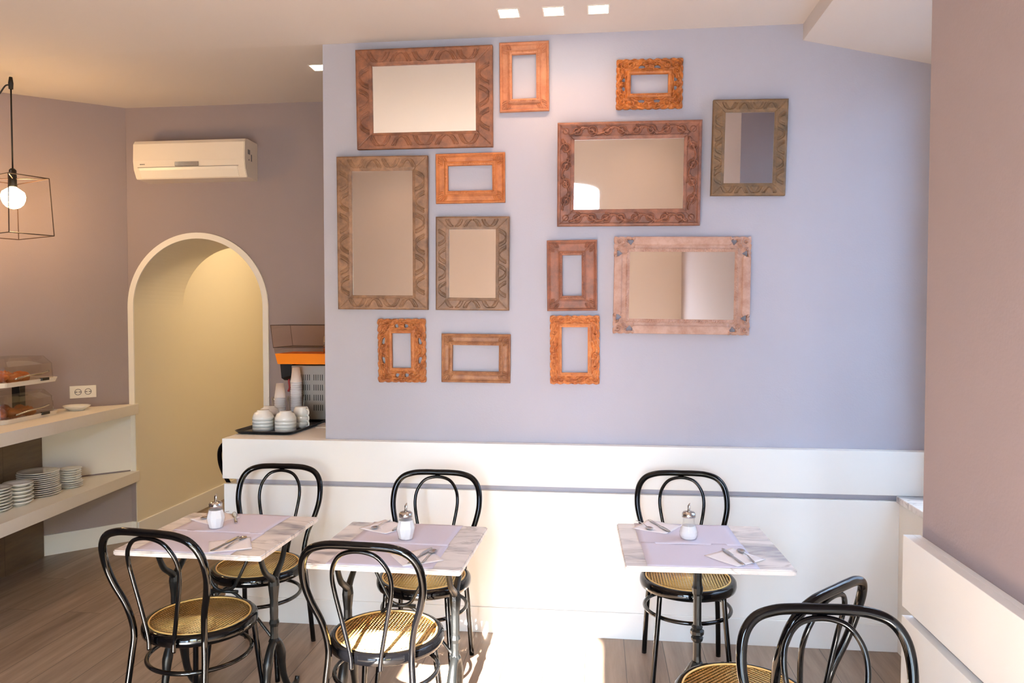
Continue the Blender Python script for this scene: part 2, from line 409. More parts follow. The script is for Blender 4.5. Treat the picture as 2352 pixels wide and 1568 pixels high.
# diagonal wall on the left
cor = cv(-2.775, 5.42)
dend = cv(-2.775-.44*4.2, 5.42-.37*4.2)
dwx, dwy = cor[0]-dend[0], cor[1]-dend[1]; dl = math.hypot(dwx, dwy); dd = (dwx/dl, dwy/dl); dn = (-dd[1], dd[0])   # dn points behind the wall
def diag(s, off):   # s metres from the corner along the wall, off metres in front of it
    return (cor[0]-dd[0]*s-dn[0]*off, cor[1]-dd[1]*s-dn[1]*off)
bm = bmesh.new(); prism(bm, [diag(0, 0), diag(dl, 0), diag(dl, -.15), diag(-.1, -.15)], 0, 3.25)
structure('wall_diagonal', bm, 'lilac_paint_shaded')
S_P = 0.555   # where the wood cladding starts
bm = bmesh.new(); prism(bm, [diag(0.0, .012), diag(S_P, .012), diag(S_P, 0), diag(0, 0)], 0, 0.14)
structure('baseboard_left', bm, 'white_paint')
# wood clad return under the counter
pw = diag(S_P, .0); pe = cv(-3.20, 3.0)
bm = bmesh.new()
prism(bm, [pw, diag(S_P, .02), (pe[0]+.0, pe[1]), (pe[0]-.5, pe[1]), diag(S_P+.3, 0)], 0, 0.92)
structure('wall_cladding', bm, 'oak_cladding')
# white painted field between the two shelves
bm = bmesh.new(); prism(bm, [diag(0.0, .006), diag(S_P, .006), diag(S_P, 0), diag(0, 0)], 0.52, 0.92)
structure('trim_3', bm, 'white_paint')

# arch wall and passage
AX0, AX1, ZS = -2.905, -1.915, 1.70
AC_ = (AX0+AX1)/2; AR = (AX1-AX0)/2
bm = arch_wall(cor[0]-.15, 0.0, AX0, AX1, ZS, AR, 3.25, YA, 1.92, n=40)
structure('wall_arch', bm, 'lilac_paint_shaded')
structure('trim_5', B(cor[0]-.003, AX0+.004, YA-.006, YA-.0003, 0.50, 0.94), 'white_paint')
structure('baseboard_corner', B(cor[0]-.003, AX0+.004, YA-.012, YA-.0003, 0, 0.14), 'white_paint')
# lining of the arch in white passage paint
def arch_band(r0, r1, zb, y0, y1, zs=ZS, zb2=None):
    zb2 = zb if zb2 is None else zb2
    P = [(-1, zb)]+[(-math.cos(math.pi*i/48), None) for i in range(49)]+[(1, zb2)]
    bm = bmesh.new(); rings = []
    for i, (cx, z) in enumerate(P):
        if z is not None:
            pts = [(AC_+cx*r0, z), (AC_+cx*r1, z)]
        else:
            a = math.pi*(i-1)/48
            pts = [(AC_-math.cos(a)*r0, zs+math.sin(a)*r0), (AC_-math.cos(a)*r1, zs+math.sin(a)*r1)]
        (xa, za), (xb, zb_) = pts
        rings.append([(xa, y0, za), (xb, y0, zb_), (xb, y1, zb_), (xa, y1, za)])
    loft(bm, rings); return bm
structure('trim_4', arch_band(AR-.006, AR+.036, 0.98, YA-.012, YA+.0, zb2=0.94), 'white_paint')
structure('wall_passage_vault', arch_band(AR-.006, AR+.001, 0.0, YA, 1.925), 'passage_paint')
# corridor behind the arch
structure('wall_corridor_left', B(AX0-.15, AX0-.0, 1.92, 5.0, 0, 3.25), 'passage_paint')
structure('wall_corridor_right', B(-0.9, -0.75, 1.92, 5.0, 0, 3.25), 'passage_paint')
structure('wall_corridor_end', B(AX0-.15, -0.75, 5.0, 5.15, 0, 3.25), 'passage_paint')
structure('ceiling_corridor', B(AX0-.15, -0.75, 1.92, 5.15, 2.95, 3.05), 'passage_paint')
structure('baseboard_passage', B(AX0, AX0+.018, YA+.0, 5.0, 0, 0.135, bev=.003), 'white_paint')

# ------------------------------------------------------------------ white bench panelling (fixed joinery)
GT, GB = 0.765, 0.737
def bench(name, label, x0, x1, y0, y1):
    return None
t = thing('panelled_bench', 'long white lacquered panel ledge below the wall of frames', 'bench', (0, 0, 0))
obj('fascia', B(-1.563, 2.03, 0, 0.030, GT, 0.98, bev=.0015), 'white_lacquer', t)
obj('top_board', B(-1.563, 2.03, 0.030, 0.054, 0.955, 0.98), 'white_lacquer', t)
obj('groove_back', B(-1.50, 1.888, 0.032, 0.050, GB-.01, GT+.01), 'lilac_paint', t)
obj('lower_panel', B(-1.555, 1.888, 0, 0.030, 0.133, GB, bev=.0015), 'white_lacquer', t)
obj('skirting', B(-1.558, 1.888, -0.006, 0.030, 0, 0.1325, bev=.0015), 'white_lacquer', t)
t = thing('service_counter', 'white counter top carrying the juicer and cup tray', 'counter', (0, 0, 0))
obj('worktop', B(-1.563, -1.0085, 0.0545, YA-.002, 0.945, 0.98), 'white_lacquer', t)
bm = bmesh.new(); box(bm, -1.0085, -0.255, YB+.142, YA-.002, 0.945, 0.98)
obj('worktop_end', bm, 'white_lacquer', t)
bm = bmesh.new(); box(bm, -1.40, -1.36, YA-.06, YA-.003, 0, 0.945); obj('support', bm, 'white_lacquer', t)
t = thing('side_bench', 'white panelled ledge along the right wall with dark groove', 'bench', (0, 0, 0))
X0 = 1.344
obj('fascia', B(X0, X0+.030, -4.7, -1.446, GT, 0.98, bev=.0015), 'white_lacquer', t)
obj('top_board', B(X0+.030, XR-.001, -4.7, -1.446, 0.955, 0.98), 'white_lacquer', t)
obj('groove_back', B(X0+.032, X0+.045, -4.7, -1.46, GB-.01, GT+.01), 'lilac_paint', t)
obj('lower_panel', B(X0, X0+.030, -4.7, -1.446, 0.133, GB, bev=.0015), 'white_lacquer', t)
obj('skirting', B(X0-.006, X0+.030, -4.7, -1.446, 0, 0.1325, bev=.0015), 'white_lacquer', t)

# ------------------------------------------------------------------ counter shelves on the left
def shelf(name, label, z0, z1, fx):
    bm = bmesh.new()
    a = cv(fx, 5.44); b_ = cv(fx-.045, 4.04); c = cv(fx-.08, 3.0)
    pts = [diag(0.0, .004), a, b_, c, cv(-3.195, 3.0)]
    pts += [diag(S_P, .022) if z1 < .9 else cv(-3.9, 3.0)]
    if z1 > .9: pts += [diag(1.6, .004)]
    else: pts += [diag(S_P-.01, .004)]
    prism(bm, pts, z0, z1)
    bmesh.ops.bevel(bm, geom=bm.edges[:], offset=.002, segments=1, affect='EDGES')
    return tag(obj(name, bm, 'shelf_laminate'), label, 'shelf')
shelf('counter_shelf', 'thick pale upper counter shelf at left holding the pastry trays', .925, 1.0, -2.722)
shelf('wall_shelf', 'thick pale lower shelf at left holding stacked plates', .434, .510, -2.722)

# ------------------------------------------------------------------ ceiling lights
def downlight(x, y, label, power, tilt=0.0, z=ZC):
    t = thing('downlight', label, 'ceiling light', (x, y, z), 0, 'square recessed downlights')
    bm = bmesh.new()
    for a in ((-.052, -.045, -.052, .052), (.045, .052, -.052, .052), (-.045, .045, -.052, -.045), (-.045, .045, .045, .052)):
        box(bm, a[0], a[1], a[2], a[3], -.003, 0)
    obj('trim_ring', bm, 'white_paint', t)
    obj('diffuser', B(-.045, .045, -.045, .045, -.002, -.0005), 'downlight_glow', t)
    l = light('downlight_lamp', 'SPOT', (0, 0, -.012), power, (1.0, 0.50, 0.24), (tilt, 0, 0), spot_size=R(118), spot_blend=0.8, shadow_soft_size=0.04)
    l.parent = t
for (X, Y), lb in zip(((-.015, 3.573), (.195, 3.55), (.402, 3.527)), ('square downlight nearest the tall portrait mirrors, left of three', 'middle square downlight of the row of three', 'right hand square downlight of the row of three')):
    x, y = cv(X, Y); downlight(x, y, lb, 6, R(8))
x, y = cv(-1.118, 4.40); downlight(x, y, 'single square downlight half hidden by the wall edge above the juicer', 18, z=ZC+.02)
for x, y, pw_, where in ((-3.35, -.30, 7, 'over the left counter'), (-2.2, -2.4, 8, 'over the open floor at left'), (-1.9, -4.45, 5, 'by the street wall, left'), (-.6, -4.45, 5, 'by the street door'), (.95, -4.45, 5, 'by the street wall, right')):  # unseen lamps added to brighten the left side and the mirror reflections
    downlight(x, y, 'unseen square downlight added for fill light, '+where, pw_, 0 if y > -4 else R(-18))
light('corridor_lamp', 'POINT', (-1.75, 2.55, 2.55), 40, (1.0, 0.78, 0.50), shadow_soft_size=0.12)

# pendant with wire cage
PX, PY = cv(-1139/1719*4.5, 4.5)
hz = ZC+.015
t = thing('pendant_lamp', 'hanging globe bulb inside an open black wire cage', 'pendant lamp', (PX, PY, 0))
hook_z = 1.63+528*4.5/1719-.0
bm = bmesh.new(); tube(bm, [(0, 0, 2.50), (0, 0, 3.00)], .0045, 8)
sw = catmull([(0, 0, 3.00), (-.03, -.005, 3.005), (-.09, -.02, 2.93), (-.22, -.06, 2.88), (-.45, -.12, 2.93), (-.7, -.2, 3.05)], 8); tube(bm, sw, .0045, 8)
obj('cord', bm, 'cable', t, True)
bm = bmesh.new(); lathe(bm, [(.012, 2.985), (.014, 3.02), (.009, 3.055)], 16); obj('ceiling_hook', bm, 'cable', t, True)
bm = bmesh.new(); lathe(bm, [(.012, 2.515), (.020, 2.505), (.0215, 2.41), (.021, 2.405)], 24); lh = obj('lamp_holder', bm, 'black_plastic', t, True)
bm = bmesh.new(); lathe(bm, [(.018, 2.405), (.024, 2.400), (.036, 2.392), (.058, 2.375), (.064, 2.352), (.062, 2.33), (.052, 2.305), (.036, 2.288), (.018, 2.279), (.0, 2.276)], 32); obj('bulb', bm, 'bulb_glow', lh, True)
bm = bmesh.new()
ang = R(-30.96)+YAW
def rp(x, y, z): return (x*math.cos(ang)-y*math.sin(ang), x*math.sin(ang)+y*math.cos(ang), z)
tp = [rp(sx*.185, sy*.112, 2.455) for sx, sy in ((-1, -1), (1, -1), (1, 1), (-1, 1))]
bt = [rp(sx*.205, sy*.124, 2.115) for sx, sy in ((-1, -1), (1, -1), (1, 1), (-1, 1))]
for i in range(4):
    tube(bm, [tp[i], tp[(i+1) % 4]], .003, 6); tube(bm, [bt[i], bt[(i+1) % 4]], .003, 6); tube(bm, [tp[i], bt[i]], .003, 6)
tube(bm, [tp[0], tp[2]], .0025, 6); tube(bm, [tp[1], tp[3]], .0025, 6)
obj('wire_cage', bm, 'cage_wire', t)

# ------------------------------------------------------------------ air conditioner
t = thing('air_conditioner', 'white wall split air conditioner above the arch', 'air conditioner', (-2.355, YA, 2.585))
prof = [(0, .262), (-.15, .262), (-.178, .258), (-.195, .235), (-.20, .12), (-.192, .062), (-.165, .006), (-.158, 0), (0, 0)]
bm = bmesh.new(); loft(bm, [[(x, y, z) for y, z in prof] for x in (-.405, .405)])
bmesh.ops.bevel(bm, geom=[e for e in bm.edges if abs(e.verts[0].co.x-e.verts[1].co.x) < 1e-5], offset=.004, segments=2, affect='EDGES')
hs = obj('housing', bm, 'ac_plastic', t)
bm = bmesh.new(); loft(bm, [[(x, -.1985, .075), (x, -.1935, .055), (x, -.1675, .006), (x, -.163, .006), (x, -.19, .058), (x, -.194, .075)] for x in (-.36, .35)])
obj('louvre', bm, 'white_plastic', t)
bm = bmesh.new()
box(bm, -.37, .36, -.1995, -.197, .0725, .0755)
obj('seam', bm, 'grey_plastic', hs)
bm = bmesh.new(); box(bm, -.095, .075, -.204, -.196, .078, .108, bev=.002); obj('display_strip', bm, 'steel', t)
bm = bmesh.new()
for i, wd_ in enumerate((.005, .004, .005, .004, .005)): box(bm, -.352+i*.0072, -.352+i*.0072+wd_, -.2005, -.1985, .092, .0985)
obj('badge', bm, 'grey_plastic', hs)
bm = bmesh.new(); box(bm, .4045, .4062, -.150, -.118, .160, .192); box(bm, .4045, .4062, -.105, -.09, .118, .165); box(bm, .4045, .4062, -.140, -.128, .118, .128)
obj('rating_label', bm, 'grey_plastic', hs)

# socket plate on the diagonal wall
so = diag(0.40, 0.0)
rz = math.atan2(dd[1], dd[0])
s_mid = 0.30
p = diag(s_mid, 0)
t = thing('wall_socket', 'white double power socket on the wall above the counter shelf', 'socket', (p[0], p[1], 1.108), rz)
obj('plate', B(-.082, .082, -.009, -.0005, -.043, .043, bev=.002), 'white_plastic', t)
for sx in (-.032, .030):
    bm = bmesh.new()
    tube(bm, [(sx+.020*math.cos(a), -.010, .020*math.sin(a)) for a in [2*math.pi*k/24 for k in range(24)]], .002, 6, closed=True)
    box(bm, sx-.020, sx-.004, -.0112, -.009, -.003, .003); box(bm, sx+.004, sx+.020, -.0112, -.009, -.003, .003)
    obj('outlet', bm, 'grey_plastic', t)

# ------------------------------------------------------------------ bentwood-style metal chairs
def mirror_pts(P): return [(-x, y, z) for x, y, z in P]
def make_chair():
    t = thing('bistro_chair', '', 'chair')
    half = [(.176, .240, 0.0), (.168, .212, .20), (.158, .190, .36), (.152, .182, .46), (.166, .200, .56), (.197, .226, .65), (.212, .246, .725), (.205, .268, .80), (.174, .283, .846), (.122, .290, .866), (.06, .293, .871)]
    P = mirror_pts(half)+[(0, .293, .871)]+half[::-1]
    bm = bmesh.new(); pts = catmull(P, 6); n = len(pts)
    rad = [.0118+.0024*max(0, min(1, (p.z-.55)/.25)) for p in pts]
    tube(bm, pts, rad, 14); obj('back_hoop', bm, 'black_metal', t, True)
    ih = [(.052, .222, .418), (.056, .222, .47), (.078, .232, .58), (.100, .245, .69), (.104, .258, .75), (.092, .272, .797), (.058, .283, .837)]
    P = mirror_pts(ih)+[(0, .287, .8505)]+ih[::-1]
    bm = bmesh.new(); tube(bm, catmull(P, 6), .0078, 12); obj('inner_bow', bm, 'black_metal', t, True)
    # seat ring with rounded section
    bm = bmesh.new(); sec = [(.183, .455), (.186, .464), (.192, .4665), (.203, .465), (.211, .457), (.213, .440), (.210, .427), (.203, .423), (.190, .424), (.184, .43)]
    N = 56; vs = [[bm.verts.new((r*math.cos(2*math.pi*i/N), r*math.sin(2*math.pi*i/N), z)) for r, z in sec] for i in range(N)]
    for i in range(N):
        a, b_ = vs[i], vs[(i+1) % N]
        for k in range(len(sec)): bm.faces.new((a[k], b_[k], b_[(k+1) % len(sec)], a[(k+1) % len(sec)]))
    obj('seat_frame', bm, 'black_metal', t, True)
    bm = bmesh.new(); lathe(bm, [(0.0, .4595), (.08, .4598), (.15, .4608), (.184, .4635)], 56); cs = obj('cane_seat', bm, 'cane', t, True)
    bm = bmesh.new(); tube(bm, [(.1845*math.cos(2*math.pi*k/56), .1845*math.sin(2*math.pi*k/56), .4650) for k in range(56)], .0034, 8, closed=True); obj('cane_edging', bm, 'cane_border', cs, True)
    for s in (-1, 1):
        bm = bmesh.new(); tube(bm, catmull([(s*.135, -.145, .428), (s*.142, -.152, .33), (s*.160, -.172, .12), (s*.170, -.184, .0)], 5), .0112, 12)
        obj('front_leg', bm, 'black_metal', t, True)
    bm = bmesh.new(); tube(bm, [(.190*math.cos(2*math.pi*k/56), .190*math.sin(2*math.pi*k/56)+.006, .325) for k in range(56)], .0085, 12, closed=True); obj('foot_ring', bm, 'ring_metal', t, True)
    return t
chair = make_chair()
def back_rz(dx, dy):        # direction of the chair back, survey axes -> z rotation
    ux, uy = dx*CA-dy*SA, dx*SA+dy*CA
    return math.atan2(uy, ux)-math.pi/2
chairs = [
 ((-1.20, 3.50), (.10, 1), 'black hoop chair against the bench behind the leftmost table'),
 ((-.398, 3.35), (.12, 1), 'black hoop chair against the bench behind the middle table'),
 ((.79, 3.33), (.114, 1), 'black hoop chair against the bench behind the table on a single column'),
 ((-1.218, 2.894), (-.25, -.97), 'black hoop chair in front of the leftmost table with shaded seat'),
 ((-.465, 2.75), (-.17, -.99), 'black hoop chair whose cane seat lies in direct sunlight'),
 ((.719, 2.293), (.64, -.77), 'black hoop chair turned sideways near the right wall'),
 ((.784, 1.63), (.07, 1), 'black hoop chair closest to the viewer, cropped by the bottom edge'),
 ((-1.605, 4.88), (0, -1), 'black hoop chair peeping out behind the left end of the bench'),
]
for i, ((X, Y), d, lb) in enumerate(chairs):
    x, y = cv(X, Y)
    place(chair, i > 0, (x, y, 0), back_rz(*d), lb, 'black hoop back bistro chairs')

# ------------------------------------------------------------------ marble tables
def marble_top(t, w_, d_):
    bm = bmesh.new(); hw, hd, r = w_/2, d_/2, .012; P = []
    for cx, cy, a0 in ((hw-r, hd-r, 0), (-hw+r, hd-r, 90), (-hw+r, -hd+r, 180), (hw-r, -hd+r, 270)):
        for k in range(5): a = R(a0+k*22.5); P.append((cx+r*math.cos(a), cy+r*math.sin(a)))
    prism(bm, P, .72, .74)
    bmesh.ops.bevel(bm, geom=[e for e in bm.edges if abs(e.verts[0].co.z-e.verts[1].co.z) < 1e-5], offset=.004, segments=2, affect='EDGES')
    obj('marble_top', bm, 'marble', t, loc=(0, 0, 0))
TW, TD = .60, .56
def make_iron_table():
    t = thing('bistro_table', '', 'table')
    marble_top(t, TW, TD)
    for s in (-1, 1):
        x = s*.218
        bm = bmesh.new()
        lathe(bm, [(.010, .285), (.021, .290), (.024, .300), (.017, .312), (.0155, .33), (.0165, .36), (.021, .375), (.0165, .39), (.0175, .42), (.0165, .47), (.020, .50), (.023, .53), (.020, .555), (.012, .565)], 10, c=(x, 0), squash=1.0)
        col_ = obj('column', bm, 'cast_iron', t, False)
        bm = bmesh.new()
        for sy in (-1, 1):
            tube(bm, catmull([(x, 0, .545), (x, sy*.030, .572), (x, sy*.075, .605), (x, sy*.105, .655), (x, sy*.128, .713)], 6), [.016, .0135, .012, .011, .013], 8)
        box(bm, x-.012, x+.012, -.20, .20, .708, .7195)
        obj('fork', bm, 'cast_iron', col_, True)
        for sy in (-1, 1):
            bm = bmesh.new()
            tube(bm, catmull([(x, sy*.004, .30), (x, sy*.035, .275), (x, sy*.060, .225), (x, sy*.070, .17), (x, sy*.088, .11), (x, sy*.130, .045), (x, sy*.175, .018), (x, sy*.212, .026), (x, sy*.222, .045)], 6), [.017, .017, .021, .016, .014, .014, .016, .012, .010], 8)
            lathe(bm, [(.0, .0), (.013, .002), (.014, .014), (.006, .024)], 10, c=(x, sy*.185))
            bmesh.ops.translate(bm, verts=bm.verts, vec=(0, 0, 0))
            obj('foot', bm, 'cast_iron', col_, True)
    bm = bmesh.new()
    for s in (-1, 1):
        tube(bm, catmull([(s*.218, 0, .305), (s*.205, 0, .315), (s*.10, 0, .44), (s*.045, 0, .488), (0, 0, .494)], 6), .0065, 8)
        tube(bm, catmull([(0, 0, .494), (s*.035, 0, .506), (s*.062, 0, .545), (s*.145, 0, .714)], 6), .0065, 8)
    tube(bm, [(-.06, 0, .494), (.06, 0, .494)], .008, 8)
    obj('cross_brace', bm, 'cast_iron', t, True)
    return t
itab = make_iron_table()
def rz_of(deg_survey): return R(deg_survey)+YAW
T1 = cv(-1.195, 3.07); T2 = cv(-.438, 2.916); T3 = cv(.728, 2.904)
RZ1, RZ2, RZ3 = rz_of(-7.5), rz_of(-8.0), rz_of(-4.75)
GT_ = 'square marble bistro tables'
place(itab, False, (*T1, 0), RZ1, 'leftmost white marble table on twin black iron supports', GT_)
place(itab, True, (*T2, 0), RZ2, 'middle white marble table on twin iron supports, the right one in sun', GT_)
t3 = thing('bistro_table', 'grey veined marble table on a single black iron column', 'table', (*T3, 0), RZ3, GT_)
marble_top(t3, TW, TD)
bm = bmesh.new()
lathe(bm, [(.022, .22), (.019, .26), (.0155, .30), (.0155, .355), (.022, .362), (.024, .372), (.019, .379), (.027, .388), (.027, .400), (.019, .407), (.022, .414), (.016, .424), (.016, .54), (.020, .548), (.022, .570), (.0185, .58), (.0165, .60), (.0165, .70), (.03, .712), (.03, .7195)], 10)
obj('column', bm, 'cast_iron', t3)
bm = bmesh.new(); box(bm, -.2, .2, -.014, .014, .709, .7195); box(bm, -.014, .014, -.2, .2, .709, .7195); obj('top_bracket', bm, 'cast_iron', t3)
for k in range(4):
    a = R(45+90*k); c, s = math.cos(a), math.sin(a)
    bm = bmesh.new(); tube(bm, catmull([(r*c, r*s, z) for r, z in ((.004, .27), (.03, .235), (.055, .18), (.09, .10), (.15, .04), (.21, .016), (.24, .022))], 6), [.018, .018, .019, .016, .014, .014, .012], 8)
    obj('foot', bm, 'cast_iron', t3, True)

# paper mats, napkins, cutlery, sugar
def in_table(T, rz, x, y): return (T[0]+x*math.cos(rz)-y*math.sin(rz), T[1]+x*math.sin(rz)+y*math.cos(rz))
def sheet(w_, d_, seed, lift=.0012, n=14, th=.0004):
    rnd = random.Random(seed); ph = rnd.random()*6
    bm = bmesh.new(); V = [[None]*(n+1) for _ in range(n+1)]
    for i in range(n+1):
        for j in range(n+1):
            x, y = (i/n-.5)*w_, (j/n-.5)*d_
            z = lift*(.6+.5*math.sin(9*x/w_+ph)*math.cos(7*y/d_+ph*1.7))+th
            V[i][j] = bm.verts.new((x, y, z))
    f = [bm.faces.new((V[i][j], V[i+1][j], V[i+1][j+1], V[i][j+1])) for i in range(n) for j in range(n)]
    r = bmesh.ops.extrude_face_region(bm, geom=f)
    for v in r['geom']:
        if isinstance(v, bmesh.types.BMVert): v.co.z -= th
    return bm
def make_sugar(facet):
    t = thing('sugar_dispenser', '', 'sugar dispenser')
    if facet:
        prof = [(.0265, .0), (.030, .002), (.039, .038), (.0395, .044), (.027, .092), (.0255, .096)]; seg = 10
    else:
        prof = [(.026, .0), (.0315, .004), (.0365, .016), (.037, .030), (.031, .048), (.0235, .066), (.0225, .082), (.025, .094)]; seg = 32
    bm = bmesh.new(); lathe(bm, prof, seg, capt=False); gb = obj('glass_body', bm, 'clear_glass', t, not facet)
    fp = [(max(.001, r-.0034), z+.0025) for r, z in prof if z <= (.070 if facet else .050)]
    if facet: fp.append((.0285, .078))
    else: fp.append((.026, .056))
    bm = bmesh.new(); lathe(bm, fp, seg); obj('sugar_fill', bm, 'sugar', gb, False)
    bm = bmesh.new(); lathe(bm, [(.0265, .090), (.0272, .092), (.0272, .104), (.0225, .110), (.010, .114), (.0065, .115)], 32, capb=False); cp = obj('cap', bm, 'steel', t, True)
    bm = bmesh.new()
    tp_ = [(.0055*math.cos(a), .0055*math.sin(a)) for a in [2*math.pi*k/16 for k in range(16)]]
    loft(bm, [[(x, y, .112) for x, y in tp_], [(x, y, .140+x*1.2) for x, y in tp_]]); obj('spout', bm, 'steel', cp, True)
    return t
GS = 'glass sugar dispensers with steel caps'
sg = make_sugar(True)
x, y = cv(-1.249, 3.13); place(sg, False, (x, y, .7415), .2, 'faceted glass sugar dispenser on the leftmost marble table', GS)
x, y = cv(-.425, 2.97); place(sg, True, (x, y, .7415), .5, 'faceted glass sugar dispenser on the middle marble table', GS)
x, y = cv(.707, 2.97); place(make_sugar(False), False, (x, y, .7415), 0, 'pear shaped glass sugar dispenser on the single column table', GS)
def mat_at(T, rz, x, y, name, seed, label, w_=.395, d_=.285):
    o = obj(name, sheet(w_, d_, seed), 'paper', None, True)
    p = in_table(T, rz, x, y); o.location = (*p, .7402 if y < 0 else .7410); o.rotation_euler = (0, 0, rz+random.uniform(-.015, .015))
    tag(o, label, 'placemat', 'lilac paper placemats')
tn = ('leftmost marble table', 'middle marble table', 'single column marble table')
for i, (T, rz, ox) in enumerate(((T1, RZ1, -.02), (T2, RZ2, -.002), (T3, RZ3, -.025))):
    mat_at(T, rz, ox, -.132, 'paper_placemat', i, 'lilac paper sheet on the near half of the '+tn[i])
    mat_at(T, rz, ox-.004, .135, 'paper_placemat', i+5, 'lilac paper sheet on the far half of the '+tn[i])
def napkin_bm(s, seed):
    rnd = random.Random(seed); n = 10; bm = bmesh.new(); V = {}
    for i in range(n+1):
        for j in range(n+1):
            u, v = i/n-.5, j/n-.5
            x, y = u*s, v*s
            z = .0018+.0035*(max(0, abs(u)+abs(v)-.45)*1.5)*(1 if (u > 0) == (v > 0) else .3)+rnd.uniform(0, .0003)
            V[i, j] = bm.verts.new((x, y, z))
    f = [bm.faces.new((V[i, j], V[i+1, j], V[i+1, j+1], V[i, j+1])) for i in range(n) for j in range(n)]
    r = bmesh.ops.extrude_face_region(bm, geom=f)
    for v in r['geom']:
        if isinstance(v, bmesh.types.BMVert): v.co.z -= .0012
    return bm
def knife_bm():
    bm = bmesh.new()
    rings = []
    for y, wx, hz_ in ((-.098, .003, .001), (-.094, .0062, .0016), (-.06, .0066, .0018), (-.02, .0050, .0018), (-.004, .0042, .0018), (.004, .0058, .0012), (.016, .0095, .0008), (.05, .0105, .0007), (.08, .0085, .0006), (.096, .003, .0005)):
        rings.append([(-wx, y, 0), (-wx*.6, y, hz_), (wx*.6, y, hz_), (wx, y, 0), (wx*.6, y, -hz_*.6), (-wx*.6, y, -hz_*.6)])
    loft(bm, rings); bmesh.ops.translate(bm, verts=bm.verts, vec=(0, 0, .0015)); return bm
def spoon_parts(t):
    bm = bmesh.new(); rings = []
    for y, wx, z in ((-.078, .0025, .002), (-.074, .0052, .002), (-.05, .0045, .004), (-.01, .0025, .0075), (.022, .0026, .0052), (.034, .004, .0028)):
        rings.append([(-wx, y, z), (0, y, z+.0012), (wx, y, z), (0, y, z-.001)])
    loft(bm, rings); obj('handle', bm, 'steel', t, True)
    bm = bmesh.new(); n, m = 6, 24; V = [[bm.verts.new((.0145*math.cos(2*math.pi*k/m)*i/n, .053+.0215*math.sin(2*math.pi*k/m)*i/n, .0010+.0050*(i/n)**2)) for k in range(m)] for i in range(1, n+1)]
    c = bm.verts.new((0, .053, .0008))
    for k in range(m): bm.faces.new((c, V[0][k], V[0][(k+1) % m]))
    for i in range(n-1):
        for k in range(m): bm.faces.new((V[i][k], V[i+1][k], V[i+1][(k+1) % m], V[i][(k+1) % m]))
    r = bmesh.ops.extrude_face_region(bm, geom=bm.faces[:])
    for v in r['geom']:
        if isinstance(v, bmesh.types.BMVert): v.co.z += .0007
    obj('bowl', bm, 'steel', t, True)
spoon_proto = thing('teaspoon', '', 'spoon'); spoon_parts(spoon_proto)
knife_me = None; nspoon = 0
sets = [
 # table, rz, napkin centre (survey), napkin angle, knife mid, knife dir, spoon mid, spoon dir, where
 (0, (-1.097, 2.885), 28, ((-1.1005, 2.990), (-1.137, 2.800)), ((-1.072, 2.975), (-1.097, 2.840)), 'near napkin of the leftmost marble table'),
 (1, (-.352, 2.735), 33, ((-.307, 2.840), (-.372, 2.655)), ((-.294, 2.805), (-.322, 2.665)), 'near napkin of the middle marble table'),
 (2, (.822, 2.735), 40, ((.803, 2.830), (.828, 2.640)), ((.862, 2.815), (.872, 2.665)), 'near napkin of the single column table'),
 (0, (-1.310, 3.275), 60, ((-1.255, 3.355), (-1.19, 3.20)), ((-1.36, 3.245), (-1.29, 3.375)), 'far napkin of the leftmost marble table'),
 (1, (-.535, 3.135), 62, ((-.49, 3.075), (-.455, 3.235)), ((-.578, 3.10), (-.535, 3.215)), 'far napkin of the middle marble table'),
 (2, (.612, 3.135), 60, ((.648, 3.055), (.60, 3.225)), ((.575, 3.09), (.545, 3.205)), 'far napkin of the single column table'),
]
for i, (ti, nc, na, kn, sp, where) in enumerate(sets):
    x, y = cv(*nc)
    o = obj('paper_napkin', napkin_bm(.155, i), 'napkin_paper', None, True, (x, y, .7420)); o.rotation_euler = (0, 0, R(na))
    tag(o, 'white paper napkin, '+where, 'napkin', 'white paper napkins')
    (ax, ay), (bx, by) = cv(*kn[0]), cv(*kn[1])
    rz = math.atan2(ay-by, ax-bx)-math.pi/2
    if knife_me is None:
        o = obj('table_knife', knife_bm(), 'steel', None, True); knife_me = o
    else:
        o = knife_me.copy(); COL.objects.link(o)
    o.location = ((ax+bx)/2, (ay+by)/2, .7466); o.rotation_euler = (0, 0, rz)
    tag(o, 'steel knife lying on the '+where, 'knife', 'steel knives')
    (ax, ay), (bx, by) = cv(*sp[0]), cv(*sp[1])
    rz = math.atan2(ay-by, ax-bx)-math.pi/2
    place(spoon_proto, i > 0, ((ax+bx)/2, (ay+by)/2, .7455), rz, 'steel teaspoon lying on the '+where, 'steel teaspoons')

# ------------------------------------------------------------------ carved frames (relief meshes)
STEP = 0.002
class Relief:
    def __init__(s, w_, h_, base):
        s.nx, s.ny = int(round(w_/STEP)), int(round(h_/STEP)); s.w, s.h = s.nx*STEP, s.ny*STEP
        s.x = (np.arange(s.nx+1)*STEP-s.w/2); s.y = (np.arange(s.ny+1)*STEP-s.h/2)
        s.X, s.Y = np.meshgrid(s.x, s.y, indexing='ij')
        s.H = np.full_like(s.X, base); s.M = np.ones_like(s.X, bool)
    def add(s, fn_pts, rad, ht, mode='add'):
        for px, py in fn_pts:
            i0, i1 = np.searchsorted(s.x, [px-rad, px+rad]); j0, j1 = np.searchsorted(s.y, [py-rad, py+rad])
            if i1 <= i0 or j1 <= j0: continue
            sx, sy = s.X[i0:i1, j0:j1], s.Y[i0:i1, j0:j1]
            d2 = ((sx-px)**2+(sy-py)**2)/rad**2
            g = np.clip(1-d2, 0, 1)**.5*ht
            s.A[i0:i1, j0:j1] = np.maximum(s.A[i0:i1, j0:j1], g)
    def layer(s): s.A = np.zeros_like(s.H)
    def raise_(s): s.H += s.A
    def cut(s): s.H -= s.A
